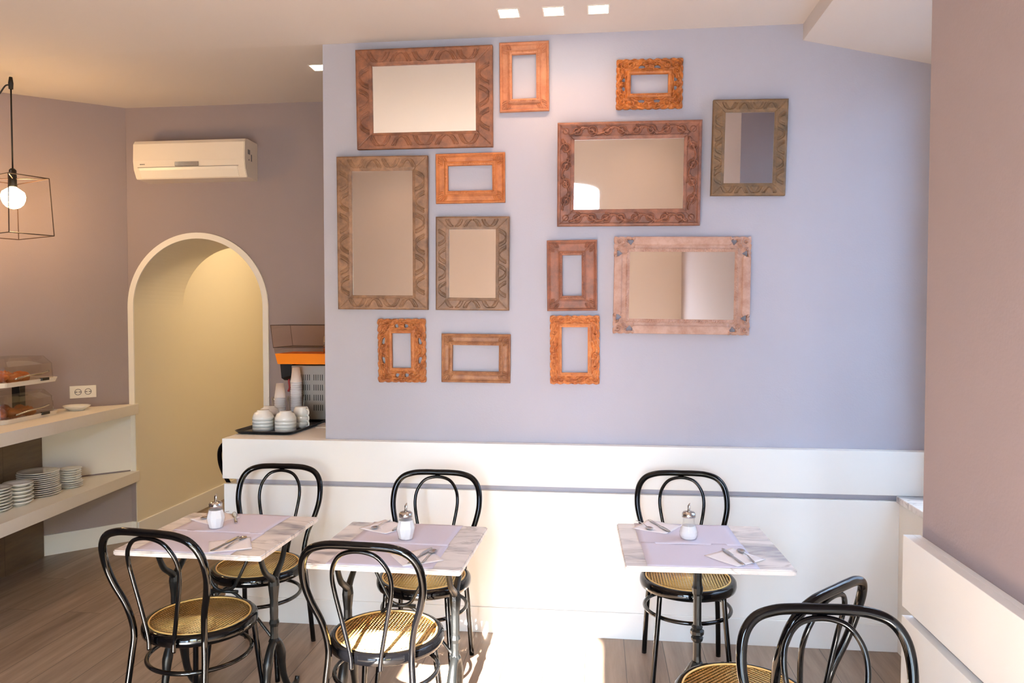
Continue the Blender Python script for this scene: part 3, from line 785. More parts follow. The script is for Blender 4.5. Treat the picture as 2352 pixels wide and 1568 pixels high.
def line(a, b, st=.0012):
    n = max(2, int(math.hypot(b[0]-a[0], b[1]-a[1])/st)); return [(a[0]+(b[0]-a[0])*t, a[1]+(b[1]-a[1])*t) for t in np.linspace(0, 1, n)]
def spiral(cx, cy, r, turns, a0, sgn=1, st=.0012):
    out = []; n = max(12, int(2*math.pi*turns*r*.6/st))
    for t in np.linspace(0, 1, n):
        rr = r*(1-.85*t); a = a0+sgn*2*math.pi*turns*t; out.append((cx+rr*math.cos(a), cy+rr*math.sin(a)))
    return out
def relief_obj(rl, name, mat, parent, inner=None, y_off=0.0):
    """rl.M marks kept vertices; faces kept where all four are; sides drop to the back"""
    M = rl.M.copy()
    if inner is not None:
        ix, iy, ox, oy = inner
        M &= ~((np.abs(rl.X-ox) < ix/2-STEP*.5) & (np.abs(rl.Y-oy) < iy/2-STEP*.5))
    K = M[:-1, :-1] & M[1:, :-1] & M[:-1, 1:] & M[1:, 1:]
    used = np.zeros_like(M); used[:-1, :-1] |= K; used[1:, :-1] |= K; used[:-1, 1:] |= K; used[1:, 1:] |= K
    idx = -np.ones(M.shape, int); idx[used] = np.arange(used.sum()); nV = used.sum()
    co = np.stack([rl.X[used], -rl.H[used]+0*rl.H[used], rl.Y[used]], 1)
    F = [np.stack([idx[:-1, :-1][K], idx[1:, :-1][K], idx[1:, 1:][K], idx[:-1, 1:][K]], 1)]
    Kp = np.pad(K, 1)
    # boundary edges
    E = []
    c = Kp[1:-1, 1:-1]
    for (sl, a, b_) in ((Kp[1:-1, :-2], (0, 0), (1, 0)), (Kp[1:-1, 2:], (1, 1), (0, 1)), (Kp[:-2, 1:-1], (0, 1), (0, 0)), (Kp[2:, 1:-1], (1, 0), (1, 1))):
        e = c & ~sl; ii, jj = np.nonzero(e)
        E.append(np.stack([idx[ii+a[0], jj+a[1]], idx[ii+b_[0], jj+b_[1]]], 1))
    E = np.concatenate(E); bv = np.unique(E); remap = -np.ones(nV, int); remap[bv] = nV+np.arange(len(bv))
    co2 = co[bv].copy(); co2[:, 1] = 0
    co = np.concatenate([co, co2]); F.append(np.stack([E[:, 1], E[:, 0], remap[E[:, 0]], remap[E[:, 1]]], 1))
    F = np.concatenate(F)
    me = bpy.data.meshes.new(name); me.vertices.add(len(co)); me.vertices.foreach_set('co', co.ravel().astype(np.float32))
    me.loops.add(F.size); me.loops.foreach_set('vertex_index', F.ravel().astype(np.int32))
    me.polygons.add(len(F)); me.polygons.foreach_set('loop_start', (np.arange(len(F))*4).astype(np.int32))
    try: me.polygons.foreach_set('loop_total', np.full(len(F), 4, np.int32))
    except Exception: pass
    me.update(); me.validate()
    return link(name, me, mat, parent)
def rails(w_, h_, iw, ih):
    """centre lines of four rails: (start, end, inward normal, width)"""
    rx, ry = (w_-iw)/2, (h_-ih)/2
    return rx, ry
def corner_cuts(rl, w_, h_, iw, ih):
    rl.layer()
    for sx in (-1, 1):
        for sy in (-1, 1): rl.add(line((sx*iw/2, sy*ih/2), (sx*(w_/2-.012), sy*(h_/2-.012))), .0022, .003)
    rl.cut()
def frame_thing(name, label, cat, u, z, w_, h_, rot, tilt, group):
    t = thing(name, label, cat, (u, YB-.001, z-h_/2), 0, group)
    t.rotation_euler = (R(tilt), R(-rot), 0)
    return t
def edge_dist(rl, w_, h_): return np.minimum(w_/2-np.abs(rl.X), h_/2-np.abs(rl.Y))
def in_dist(rl, iw, ih): return np.maximum(np.abs(rl.X)-iw/2, np.abs(rl.Y)-ih/2)
rf = random.Random(3)
def carved_flat(w_, h_, iw, ih, kind, seed):
    rl = Relief(w_, h_, .030); rnd = random.Random(seed)
    d = edge_dist(rl, w_, h_); di = in_dist(rl, iw, ih)
    rl.H = np.where(d < .006, .026+.6*d, rl.H)
    rl.H += .004*np.clip(1-np.abs(d-.010)/.005, 0, 1)*0+.003*(np.abs(di-.006) < .005)
    rl.H = np.where(di < .014, .026+.12*di, rl.H)
    rx, ry = (w_-iw)/2, (h_-ih)/2
    if kind == 'scroll':
        band = (d > .014) & (di > .016); rl.H = np.where(band, .0215, rl.H)
    rl.layer()
    def run(L, horizontal, off, wd_):
        # a travelling vine with scrolls or leaves along one rail
        n = max(3, int(L/(wd_*(1.15 if kind == 'scroll' else 1.7)))); seg = L/n
        def tr(s_, t_):
            return (s_, off+t_) if horizontal else (off+t_, s_)
        amp = wd_*.26
        for k in range(n):
            s0 = -L/2+seg*(k+.5); sg = 1 if k % 2 else -1
            if kind == 'scroll':
                sp_ = spiral(0, 0, wd_*.43, 1.7, -math.pi/2*sg, sg); rl.add([tr(s0+a, b_) for a, b_ in sp_], .0036, .011)
                rl.add([tr(s0-seg*.5+seg*q, sg*amp*math.cos(q*math.pi)) for q in np.linspace(0, 1, 40)], .0045, .011)
                rl.add([tr(s0+a*.5+seg*.36, b_*.5-sg*amp*.9) for a, b_ in spiral(0, 0, wd_*.26, 1.1, math.pi/2*sg, -sg)], .003, .010)
            else:
                for half in (0, 1):
                    dr = 1 if (k+half) % 2 else -1; c0 = s0+(half-.5)*seg*.5+rnd.uniform(-.004, .004)
                    for q in range(3):
                        off_ = (q-1)*wd_*.15; ln_ = wd_*(.62-.10*abs(q-1))
                        rl.add([tr(c0+off_+dr*ln_*(v_-.5)*1.1, (v_-.5)*wd_*.74+dr*0+sg*wd_*.16*math.sin(v_*math.pi)) for v_ in np.linspace(0, 1, 40)], .0029, .0062)
    cx_r, cy_r = rx*.50, ry*.50
    run(iw+rx*.5, True, h_/2-cy_r, ry-.022); run(iw+rx*.5, True, -h_/2+cy_r, ry-.022)
    run(ih, False, w_/2-cx_r, rx-.022); run(ih, False, -w_/2+cx_r, rx-.022)
    if kind == 'scroll':
        for sx in (-1, 1):
            for sy in (-1, 1): rl.add([(sx*(w_/2-rx*.5)+.011*math.cos(a)*q, sy*(h_/2-ry*.5)+.011*math.sin(a)*q) for q in (.3, .7, 1) for a in np.linspace(0, 6.28, 24)], .004, .007)
    mask = (d > .010) & (di > .012); rl.A *= mask
    rl.raise_() if kind == 'scroll' else rl.cut()
    corner_cuts(rl, w_, h_, iw, ih)
    return rl
def stepped(w_, h_, iw, ih, seed, ridge=.018):
    rl = Relief(w_, h_, .014); d = edge_dist(rl, w_, h_); di = in_dist(rl, iw, ih)
    rl.H = .014+.004*np.exp(-((d-.006)/.004)**2)-.003*np.exp(-((d-.014)/.003)**2)
    rr = (di < ridge); rl.H = np.where(rr, .026-.25*np.abs(di-ridge*.45), rl.H)
    rl.H = np.where((di >= ridge) & (di < ridge+.006), .013, rl.H)
    # beads on the ridge
    rl.layer(); st = .0095
    hw, hh = iw/2+ridge*.5, ih/2+ridge*.5
    for s_ in (-1, 1):
        rl.add([(x_, s_*hh) for x_ in np.arange(-hw, hw+.001, st)], .0032, .0035)
        rl.add([(s_*hw, y_) for y_ in np.arange(-hh, hh+.001, st)], .0032, .0035)
    rl.raise_()
    # corner leaves
    rl.layer()
    for sx in (-1, 1):
        for sy in (-1, 1):
            cx, cy = sx*(w_/2-.016), sy*(h_/2-.016)
            rl.add(line((cx, cy), (sx*(iw/2+ridge+.004), sy*(ih/2+ridge+.004))), .0035, .004)
            for q in (0, 1):
                ux, uy = (-sx, 0) if q else (0, -sy); vx, vy = (0, -sy) if q else (-sx, 0)
                for k in range(3):
                    r0 = .012+.010*k
                    rl.add([(cx+ux*(r0+.010*math.sin(v_*1.7))+vx*.020*v_, cy+uy*(r0+.010*math.sin(v_*1.7))+vy*.020*v_) for v_ in np.linspace(0, 1, 16)], .0027, .0065)
    rl.A *= (di > ridge+.003) & (d > .008); rl.raise_()
    rl.layer()
    for sx in (-1, 1):
        for sy in (-1, 1): rl.add(line((sx*iw/2, sy*ih/2), (sx*w_/2, sy*h_/2)), .0012, .0015)
    rl.cut(); return rl
def fretted(w_, h_, iw, ih, holes, seed, ridge=.017, lobes=.5):
    rl = Relief(w_, h_, .013); X, Y = rl.X, rl.Y; di = in_dist(rl, iw, ih)
    # scalloped outline
    def lobe(t, L, n): return .0045*np.abs(np.sin(np.pi*n*(t/L+.5)))**.6
    nx, ny = 9 if w_ > h_ else 7, 7 if w_ > h_ else 9
    ex = w_/2-.0055+lobe(Y, h_, ny)+.0; ey = h_/2-.0055+lobe(X, w_, nx)
    rl.M = (np.abs(X) <= ex) & (np.abs(Y) <= ey)
    # leaf waves over the field
    ph = (seed % 5)
    s = np.where(np.abs(X)/w_ > np.abs(Y)/h_, Y, X)
    rl.H = .016+.0040*np.sin((np.abs(s)*150)+np.abs(di)*260+ph)+.0022*np.cos(di*330-np.abs(s)*90)
    rl.layer(); rx, ry = (w_-iw)/2, (h_-ih)/2
    for sx in (-1, 1):
        for sy in (-1, 1):
            for (cx, cy, r, a0, sg) in ((w_/2-rx*.45, h_/2-ry*.45, rx*.30, 0, 1), (w_/2-rx*.42, h_*.24, rx*.24, 1.5, -1), (w_*.26, h_/2-ry*.42, ry*.24, 0, 1), (w_/2-rx*.38, h_*.07, rx*.22, 2.5, 1), (w_*.08, h_/2-ry*.38, ry*.20, 2.5, -1)):
                rl.add([(sx*a, sy*b_) for a, b_ in spiral(cx, cy, r, 1.2, a0, sg)], .0032, .009)
    rl.raise_()
    for (hx, hy, ra, rb, an) in holes:
        for sx in (-1, 1):
            for sy in (-1, 1):
                c, s2 = math.cos(an), math.sin(an)
                ax, ay = sx*X-hx, sy*Y-hy
                u_, v_ = ax*c+ay*s2, -ax*s2+ay*c
                rl.M &= ~(((u_/ra)**2+((v_-.35*rb*np.cos(u_/ra*1.5))/rb)**2) < 1)
    rr = di < ridge; rl.H = np.where(rr, .028-.35*np.abs(di-ridge*.5), rl.H); rl.M |= (rr)
    rl.layer(); hw, hh = iw/2+ridge*.5, ih/2+ridge*.5
    for s_ in (-1, 1):
        rl.add([(x_, s_*hh) for x_ in np.arange(-hw, hw+.001, .008)], .0028, .003); rl.add([(s_*hw, y_) for y_ in np.arange(-hh, hh+.001, .008)], .0028, .003)
    rl.raise_(); return rl
def cartouche(w_, h_, iw, ih):
    rl = Relief(w_, h_, .018); X, Y = rl.X, rl.Y; di = in_dist(rl, iw, ih); d = edge_dist(rl, w_, h_)
    aX, aY = np.abs(X), np.abs(Y); rx, ry = (w_-iw)/2, (h_-ih)/2
    lob = lambda t, n: .004*np.abs(np.sin(np.pi*n*t))**.6
    cornr = (aX > w_/2-.105) & (aY > h_/2-.105)
    rl.M = np.where(cornr, (aX <= w_/2-.005+lob(aY/.105, 3)) & (aY <= h_/2-.005+lob(aX/.105, 3)), d > .003)
    rl.H = np.where(cornr, .018+.003*np.sin(aX*150+aY*70)+.002*np.cos(aY*160-aX*60), .019)
    # smooth long bars, rounded across
    for horiz in (True, False):
        L = (w_ if horiz else h_)/2-.088; c = (h_/2-.023) if horiz else (w_/2-.023)
        a, b_ = (aX, aY) if horiz else (aY, aX)
        t_ = np.clip((a-(L-.03))/.03, 0, 1); hwid = .021*np.sqrt(np.clip(1-t_**2, 0, 1))
        bar = (np.abs(b_-c) < hwid) & (a < L)
        rl.H = np.where(bar, .027+.004*np.sqrt(np.clip(1-((b_-c)/.022)**2, 0, 1)), rl.H)
        # triangular gap at the bar ends
        tri = (a > L-.012) & (a < L+.016) & (b_ < c+.004) & (b_ > c-.020+np.abs(a-(L+.002))*1.1)
        rl.M &= ~(tri & (di > .016))
    rl.layer()
    for sx in (-1, 1):
        for sy in (-1, 1):
            for (cx, cy, r, a0, sg) in ((w_/2-.028, h_/2-.028, .018, .8, 1), (w_/2-.070, h_/2-.022, .013, 0, -1), (w_/2-.022, h_/2-.070, .013, 1.5, 1), (w_/2-.055, h_/2-.045, .011, 2, 1), (w_/2-.098, h_/2-.013, .008, 2, 1), (w_/2-.013, h_/2-.098, .008, 3, -1)):
                rl.add([(sx*a, sy*b_) for a, b_ in spiral(cx, cy, r, 1.3, a0, sg)], .0034, .009)
    rl.raise_()
    # rope ridge and inner lip
    rope = (di > .008) & (di < .017); s_ = np.where(aX-iw/2 > aY-ih/2, Y, X)
    rl.H = np.where(rope, .024+.0022*np.sin(s_*560+di*500), rl.H)
    rl.H = np.where((di <= .008), .019+.0012*np.sin(s_*700), rl.H)
    rl.M |= (di < .017) & (di >= 0)
    return rl

wood('wood_a', (140, 88, 58), (92, 54, 36)); wood('wood_b', (138, 100, 70), (92, 64, 44)); wood('wood_c', (122, 89, 64), (82, 59, 41))
wood('wood_d', (138, 86, 62), (90, 52, 38)); wood('wood_e', (119, 88, 57), (75, 59, 40)); wood('wood_f', (176, 142, 126), (152, 112, 94), .65)
wood('wood_g', (180, 118, 82), (152, 92, 60)); wood('wood_h', (186, 110, 46), (140, 76, 30)); wood('wood_i', (186, 112, 58), (150, 84, 38))
wood('wood_j', (176, 110, 58), (140, 78, 38)); wood('wood_k', (155, 105, 67), (114, 67, 38)); wood('wood_l', (141, 84, 57), (104, 62, 44)); wood('wood_m', (200, 126, 70), (162, 90, 48))
GM, GE = 'wooden framed mirrors on the wall', 'empty carved picture frames on the wall'
def framed_mirror(label, u, z, w_, h_, iw, ih, rot, tilt, mat, rl, depth=.006):
    t = frame_thing('framed_mirror', label, 'mirror', u, z, w_, h_, rot, tilt, GM)
    o = relief_obj(rl, 'carved_frame', mat, t, (iw, ih, 0, 0)); o.location = (0, -.004, h_/2)
    o = obj('mirror_glass', B(-iw/2-.004, iw/2+.004, -.020, -.016, h_/2-ih/2-.004, h_/2+ih/2+.004), 'mirror', t)
    return t
def empty_frame(label, u, z, w_, h_, iw, ih, rot, mat, rl, nm='picture_frame'):
    t = frame_thing(nm, label, 'picture frame', u, z, w_, h_, rot, 1.0, GE)
    o = relief_obj(rl, 'carved_frame', mat, t, (iw, ih, 0, 0)); o.location = (0, -.004, h_/2)
    bm = bmesh.new(); tube(bm, [(0, -.0005, h_-.03), (0, -.0045, h_-.012)], .002, 6); obj('hanging_hook', bm, 'steel', t)
    return t
framed_mirror('large landscape mirror at top left under the ceiling, brown carved frame', -.458, 2.753, .711, .503, .542, .339, -.2, 3.0, 'wood_a', carved_flat(.711, .503, .542, .339, 'leaf', 1))
framed_mirror('tall upright mirror at far left, broad worn brown frame', -.683, 2.065, .480, .790, .323, .642, -.5, 2.0, 'wood_b', carved_flat(.480, .790, .323, .642, 'leaf', 2))
framed_mirror('medium upright mirror with leaf carved grey brown frame, right of the tall one', -.210, 1.905, .380, .479, .245, .350, -.6, 2.0, 'wood_c', carved_flat(.380, .479, .245, .350, 'leaf', 3))
framed_mirror('landscape mirror with deep scroll carving reflecting the window', .581, 2.344, .707, .511, .540, .346, -.4, 4.0, 'wood_d', carved_flat(.707, .511, .540, .346, 'scroll', 4))
framed_mirror('small upright mirror in greenish brown frame, rightmost on the wall', 1.164, 2.460, .357, .465, .235, .345, -.9, 2.0, 'wood_e', carved_flat(.357, .465, .235, .345, 'leaf', 5))
framed_mirror('landscape mirror in pale whitewashed frame with smooth cartouche bars', .844, 1.787, .677, .492, .514, .336, -.7, 0.0, 'wood_f', cartouche(.677, .492, .514, .336))
empty_frame('upright orange empty frame at the top beside the large mirror', .059, 2.848, .253, .349, .126, .226, .3, 'wood_g', stepped(.253, .349, .126, .226, 1))
empty_frame('small landscape pierced orange frame at top right', .683, 2.790, .332, .250, .184, .098, -.6, 'wood_h', fretted(.332, .250, .184, .098, [(.038, .082, .016, .008, 0), (.128, .018, .007, .011, .3)], 2))
empty_frame('landscape orange empty frame with beaded inner edge below the large mirror', -.220, 2.343, .361, .254, .232, .130, .1, 'wood_i', stepped(.361, .254, .232, .130, 3))
empty_frame('small upright pierced golden frame at lower left', -.584, 1.455, .260, .338, .103, .184, .2, 'wood_j', fretted(.260, .338, .103, .184, [(.026, .127, .010, .009, .3), (.098, .045, .008, .017, .2)], 4))
empty_frame('landscape brown empty frame with corner leaves at bottom centre left', -.194, 1.417, .360, .251, .245, .135, -.5, 'wood_k', stepped(.360, .251, .245, .135, 5))
empty_frame('upright dark brown empty frame directly above the orange scalloped one', .304, 1.841, .254, .358, .097, .207, .4, 'wood_l', stepped(.254, .358, .097, .207, 6))
empty_frame('upright bright orange scalloped empty frame, lowest on the wall', .318, 1.463, .257, .355, .132, .232, .2, 'wood_m', fretted(.257, .355, .132, .232, [], 7))

# ------------------------------------------------------------------ juicer, tray and cups on the counter
jx, jy = cv(-1.475, 4.62)
t = thing('juice_dispenser', 'refrigerated orange juice dispenser with clear tank and steel body', 'juice dispenser', (jx, jy, .98), 0)
def taper(bm, x0, x1, y0, y1, z0, X0_, X1_, Y0_, Y1_, z1, bev=0):
    loft(bm, [[(x0, y0, z0), (x1, y0, z0), (x1, y1, z0), (x0, y1, z0)], [(X0_, Y0_, z1), (X1_, Y0_, z1), (X1_, Y1_, z1), (X0_, Y1_, z1)]])
bm = bmesh.new(); box(bm, .115, .46, .0, .26, .018, .352, bev=.004); sb = obj('steel_body', bm, 'brushed_steel', t)
bm = bmesh.new()
for r_ in range(4):
    for g_ in range(3):
        for k in range(5):
            xx = .175+g_*.082+k*.0135; zz = .075+r_*.062
            if r_ == 0 and g_ == 0: continue
            box(bm, xx, xx+.0045, -.0015, .001, zz, zz+.036)
obj('vent_slots', bm, 'black_plastic', sb)
for xx in (.14, .43):
    for yy in (.03, .23):
        bm = bmesh.new(); lathe(bm, [(.012, 0), (.014, .018)], 12, c=(xx, yy)); obj('rubber_foot', bm, 'dark_rubber', sb)
bm = bmesh.new(); box(bm, .118, .458, .002, .258, .017, .030); obj('drip_base', bm, 'black_plastic', t)
bm = bmesh.new(); taper(bm, .028, .46, -.002, .262, .360, .016, .46, -.012, .272, .425); obj('orange_juice', bm, 'orange_juice', t)
bm = bmesh.new(); taper(bm, .016, .46, -.012, .272, .425, .010, .46, -.016, .276, .462); obj('tank', bm, 'juice_haze', t)
bm = bmesh.new(); taper(bm, .008, .46, -.018, .278, .462, -.008, .46, -.024, .284, .600); obj('lid', bm, 'amber_acrylic', t)
bm = bmesh.new()
for za, ex in ((.462, .008), (.600, -.008)): tube(bm, [(ex, -.02, za), (.46, -.02, za), (.46, .28, za), (ex, .28, za)], .0018, 6, closed=True)
for (x_, y_) in ((.008, -.018), (.008, .278)): tube(bm, [(x_, y_, .462), (x_-.016, y_, .600)], .0014, 6)
obj('rim_edge', bm, 'cage_wire', t)
bm = bmesh.new(); lathe(bm, [(.016, .425), (.018, .53)], 20, c=(.29, .13)); obj('paddle_core', bm, 'steel', t, True)
bm = bmesh.new(); loft(bm, [[(.03, .03, .358), (.112, .03, .358), (.112, .15, .358), (.03, .15, .358)], [(.036, .035, .27), (.110, .035, .29), (.110, .145, .29), (.036, .145, .27)], [(.044, .06, .255), (.07, .06, .255), (.07, .12, .255), (.044, .12, .255)]]); sp_o = obj('spout', bm, 'black_plastic', t)
bm = bmesh.new(); tube(bm, catmull([(.080, .06, .285), (.073, .06, .25), (.077, .06, .21), (.069, .06, .185)], 5), [.008, .006, .006, .008], 10); obj('tap_lever', bm, 'red_plastic', sp_o, True)

tx, ty = cv(-1.345, 4.37)
t = thing('serving_tray', 'black plastic tray on the counter carrying the white cups', 'tray', (tx, ty, .98), -.04)
def rrect(hx, hy, r, n=6):
    P = []
    for cx, cy, a0 in ((hx-r, hy-r, 0), (-hx+r, hy-r, 90), (-hx+r, -hy+r, 180), (hx-r, -hy+r, 270)):
        for k in range(n+1): a = R(a0+k*90/n); P.append((cx+r*math.cos(a), cy+r*math.sin(a)))
    return P
def tray_bm(hx, hy, r, h_, th=.003, fl=.018):
    bm = bmesh.new()
    A, Bo = rrect(hx-fl, hy-fl, r*.8), rrect(hx, hy, r); C_ = rrect(hx-.004, hy-.004, r); D = rrect(hx-fl-.002, hy-fl-.002, r*.8)
    loft(bm, [[(x, y, 0) for x, y in A], [(x, y, h_) for x, y in Bo], [(x, y, h_+.001) for x, y in C_], [(x, y, th) for x, y in D]]); return bm
obj('tray_shell', tray_bm(.175, .265, .05, .018), 'black_plastic', t, False)
def cup_bm(r, h_, foot=.55):
    bm = bmesh.new()
    lathe(bm, [(r*foot, 0), (r*foot, .006), (r*.80, h_*.25), (r*.97, h_*.65), (r, h_), (r-.004, h_), (r*.93, h_*.65), (r*.72, h_*.28), (0.001, .010)], 32, capb=True, capt=True); return bm
cup = thing('coffee_cup', '', 'cup'); obj('bowl', cup_bm(.061, .058), 'porcelain', cup, True)
ncup = 0; ZT = .9835
def put_cup(X, Y, z, lb, grp, proto, used, rz=0):
    x, y = cv(X, Y); o = place(proto, used, (x, y, z), rz, lb, grp); o.rotation_euler = (math.pi, 0, rz); return o
stack_names = ('front left stack of upturned cups on the tray', 'front right stack of upturned cups on the tray', 'rear stack of upturned cups on the tray')
lev = ('bottom', 'second', 'third', 'topmost')
for si, (X, Y) in enumerate(((-1.425, 4.27), (-1.283, 4.225), (-1.452, 4.46))):
    for k in range(4):
        put_cup(X, Y, ZT+.058+.0190*k, 'white cup, '+lev[k]+' of the '+stack_names[si], 'upturned white cups on the tray', cup, ncup > 0); ncup += 1
mug = thing('coffee_mug', '', 'cup')
bm = bmesh.new(); lathe(bm, [(.034, 0), (.036, .003), (.044, .02), (.046, .055), (.0435, .055), (.040, .02), (.001, .006)], 32); obj('bowl', bm, 'porcelain', mug, True)
bm = bmesh.new(); tube(bm, catmull([(.044, 0, .046), (.060, 0, .044), (.066, 0, .030), (.058, 0, .016), (.043, 0, .016)], 5), .0042, 8); obj('handle', bm, 'porcelain', mug, True)
for k in range(3):
    x, y = cv(-1.236, 4.375)
    o = place(mug, k > 0, (x, y, ZT+.056+.033*k), 0, 'white mug with handle, '+lev[k if k < 2 else 3]+' of the stack beside the cups', 'stacked white mugs on the tray'); o.rotation_euler = (math.pi, 0, -.5)
def jug(X, Y, label, sx):
    x, y = cv(X, Y); t = thing('glass_jug', label, 'jug', (x, y, ZT), 0, 'glass jugs holding plastic cups')
    bm = bmesh.new(); lathe(bm, [(.036, 0), (.042, .02), (.044, .10), (.050, .165), (.048, .165), (.0425, .10), (.040, .022), (.001, .006)], 32); obj('body', bm, 'clear_glass', t, True)
    bm = bmesh.new(); tube(bm, catmull([(sx*.047, 0, .155), (sx*.070, 0, .158), (sx*.074, 0, .12), (sx*.064, 0, .07), (sx*.045, 0, .045)], 6), .005, 8); obj('handle', bm, 'clear_glass', t, True)
    return (x, y)
def pcup_bm():
    bm = bmesh.new(); lathe(bm, [(.022, .0), (.022, .001), (.033, -.085), (.034, -.085), (.034, -.088), (.031, -.088), (.021, -.002)], 28, capt=False); return bm
ORDC = ['first', 'second', 'third', 'fourth', 'fifth', 'sixth', 'seventh', 'eighth', 'ninth', 'tenth', 'eleventh', 'twelfth', 'thirteenth', 'fourteenth']
pcup = obj('plastic_cup', pcup_bm(), 'plastic_cup', None, True); pcn = 0
for (X, Y, n, zt, sx, nm) in ((-1.405, 4.52, 8, 1.228, -1, 'left'), (-1.315, 4.55, 14, 1.322, 1, 'right')):
    x, y = jug(X, Y, 'clear glass jug holding the %s stack of plastic cups' % ('shorter' if nm == 'left' else 'taller'), sx)
    for k in range(n):
        o = pcup if pcn == 0 else pcup.copy()
        if pcn: COL.objects.link(o)
        o.location = (x, y, zt-.0135*k-(.022 if k > 1 else 0)*0)
        tag(o, 'white plastic cup, %s from the top of the %s upturned stack' % (ORDC[k], 'shorter' if nm == 'left' else 'taller'), 'cup', '%s stack of white plastic cups' % ('shorter' if nm == 'left' else 'taller')); pcn += 1
x, y = cv(-1.10, 4.50)
bm = bmesh.new()
V = [[bm.verts.new(((i/8-.5)*.15, (j/6-.5)*.09, .004+.014*abs(math.sin(i*1.1+j*.5))*(i/8))) for j in range(7)] for i in range(9)]
for i in range(8):
    for j in range(6): bm.faces.new((V[i][j], V[i+1][j], V[i+1][j+1], V[i][j+1]))
bmesh.ops.solidify(bm, geom=bm.faces[:], thickness=.0015)
o = obj('folded_napkin', bm, 'napkin_paper', None, True, (x, y, .982)); o.rotation_euler = (0, 0, .35); tag(o, 'crumpled white napkin on the counter right of the tray', 'napkin')
for k, (X, Y, a) in enumerate(((-1.09, 4.37, -.15), (-1.07, 4.60, .05))):
    x, y = cv(X, Y); o = obj('stirrer', B(-.07, .07, -.003, .003, 0, .0025), 'white_plastic', None, False, (x, y, .9805)); o.rotation_euler = (0, 0, a)
    tag(o, ('white stirring stick nearer the counter edge' if k == 0 else 'white stirring stick lying behind the crumpled napkin'), 'stirrer', 'white stirring sticks')

# ------------------------------------------------------------------ pastry stand and plates on the left shelves
px_, py_ = cv(-3.11, 4.60)
t = thing('pastry_stand', 'two tier white tray stand with clear lids on the counter shelf', 'pastry stand', (px_, py_, 1.0), YAW)
pieces = []
for z in (.0, .215):
    o = obj('tray', tray_bm(.165, .275, .05, .028, th=.006, fl=.012), 'white_plastic', t, False, (0, 0, z))
    bm = bmesh.new(); A = rrect(.148, .255, .045); Bq = rrect(.110, .215, .04)
    loft(bm, [[(x, y, .028) for x, y in A], [(x*.97, y*.98, .12) for x, y in A], [(x, y, .168) for x, y in Bq]]); 
    bm.faces.ensure_lookup_table()
    lid = obj('clear_lid', bm, 'acrylic', t, False, (0, 0, z))
    o = obj('clip', B(.155, .172, .07, .145, .016, .034, bev=.003), 'black_plastic', lid, False)
    bm = bmesh.new(); tube(bm, catmull([(.150, -.15, .045), (.157, -.04, .058), (.157, .08, .062), (.150, .17, .072)], 5), .006, 8); obj('lid_handle', bm, 'steel', lid, True)
for y0 in (.19, -.245): obj('post', B(-.10, -.05, y0, y0+.055, .0, .215), 'black_plastic', t)
def croissant_bm():
    bm = bmesh.new(); P = []; rad = []
    for k in range(15):
        a = -1.15+2.3*k/14; P.append((.055*math.sin(a), .045*(1-math.cos(a)), 0)); u = abs(k-7)/7
        rad.append((.026*(1-u**1.6)+.006)*(1+.10*((k % 2)*2-1)))
    tube(bm, P, rad, 12); return bm
cr_me = obj('croissant', croissant_bm(), 'pastry', None, True); ncr = 0
rng = random.Random(5)
for tier, z in (('lower', 1.012), ('upper', 1.227)):
    for k in range(7):
        lx, ly = (-.05+.085*(k % 2)+rng.uniform(-.01, .01)), (-.19+.062*k)
        wx = px_+lx*CA-ly*SA; wy = py_+lx*SA+ly*CA
        o = cr_me if ncr == 0 else cr_me.copy()
        if ncr: COL.objects.link(o)
        o.location = (wx, wy, z+.026+.012*(k % 3 == 1)); o.rotation_euler = (rng.uniform(-.2, .2), rng.uniform(-.3, .3), rng.uniform(0, 6.3)); ncr += 1
        tag(o, 'golden croissant, %s from the near end of the %s pastry tray' % (ORDC[k], tier), 'pastry', 'croissants on the %s tray' % tier)
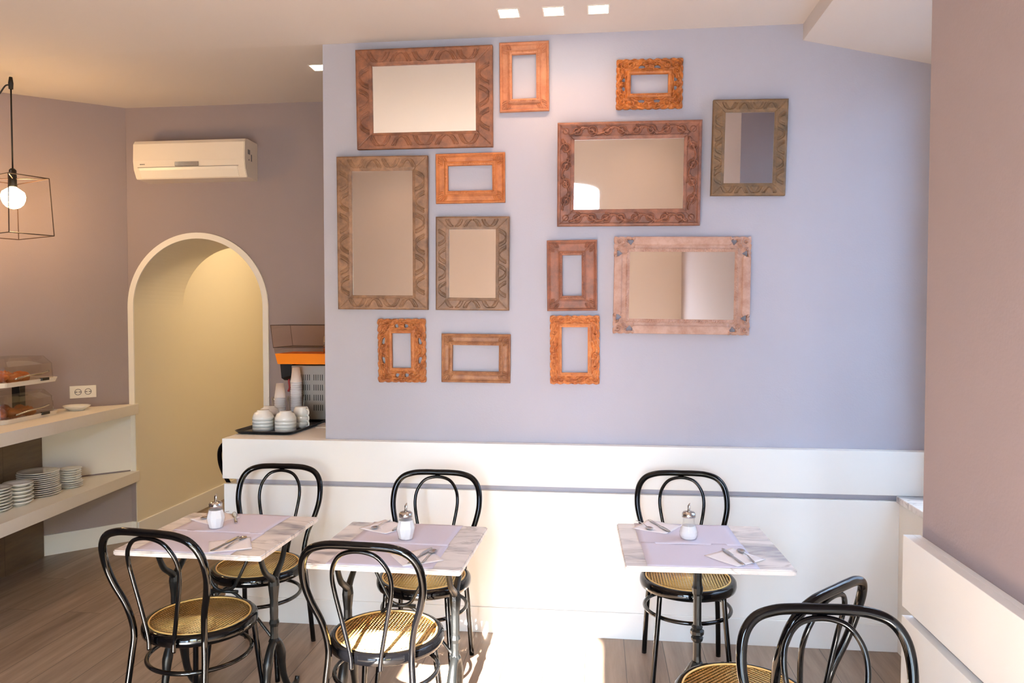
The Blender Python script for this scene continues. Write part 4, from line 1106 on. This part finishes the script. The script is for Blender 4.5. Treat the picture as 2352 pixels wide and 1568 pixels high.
def saucer_bm(r, h_, deep=.35):
    bm = bmesh.new(); lathe(bm, [(r*.55, 0), (r*.58, .004), (r*.80, h_*.5), (r, h_), (r-.002, h_+.002), (r*.78, h_*.55+.003), (r*.5, .007), (.001, .006)], 40); return bm
x, y = cv(-2.945, 5.045)
t = thing('saucer_plate', 'single white dish beside the pastry stand near the socket', 'plate', (x, y, 1.0))
obj('dish', saucer_bm(.085, .032), 'porcelain', t, True)
bm = bmesh.new(); lathe(bm, [(.0, .008), (.030, .008), (.034, .012), (.001, .013)], 20); obj('contents', bm, 'cocoa', t, True)
stacks = [
 ('right', (-2.915, 4.905), [(.076, .011)]*3+[(.068, .014)]*6, 'small plates', 'rightmost plate stack'),
 ('tall', (-2.985, 4.685), [(.125, .0118)]*4+[(.118, .0118)]*8, 'dinner plates', 'widest plate stack'),
 ('mid', (-2.950, 4.440), [(.081, .021)]*6, 'deep bowls', 'stack of deep dishes'),
 ('left', (-2.975, 4.275), [(.085, .0165)]*8, 'side plates', 'leftmost plate stack'),
]
plate_me = {}
ORD = ['first', 'second', 'third', 'fourth', 'fifth', 'sixth', 'seventh', 'eighth', 'ninth', 'tenth', 'eleventh', 'twelfth', 'thirteenth', 'fourteenth']
for nm, (X, Y), L_, grp, lb in stacks:
    x, y = cv(X, Y); z = .510; n = len(L_)
    for k, (r, h_) in enumerate(L_):
        key = (r, h_)
        if key not in plate_me:
            o = obj('stacked_plate', saucer_bm(r, h_*1.15), 'porcelain', None, True); plate_me[key] = o
        else:
            o = plate_me[key].copy(); COL.objects.link(o)
        o.location = (x+rng.uniform(-.002, .002), y+rng.uniform(-.002, .002), z); z += h_+.0008
        pos = 'lowest' if k == 0 else ('topmost' if k == n-1 else ORD[k]+' from the bottom')
        tag(o, 'white plate, %s in the %s' % (pos, lb), 'plate', grp+' stacked on the lower shelf')

# ------------------------------------------------------------------ portals
portal((-.02, YF-.02, 1.18), (R(90), 0, 0), .9, 2.36)
portal((XW+.1, -.73, 1.8), (0, R(-90), 0), 1.9, 1.3)
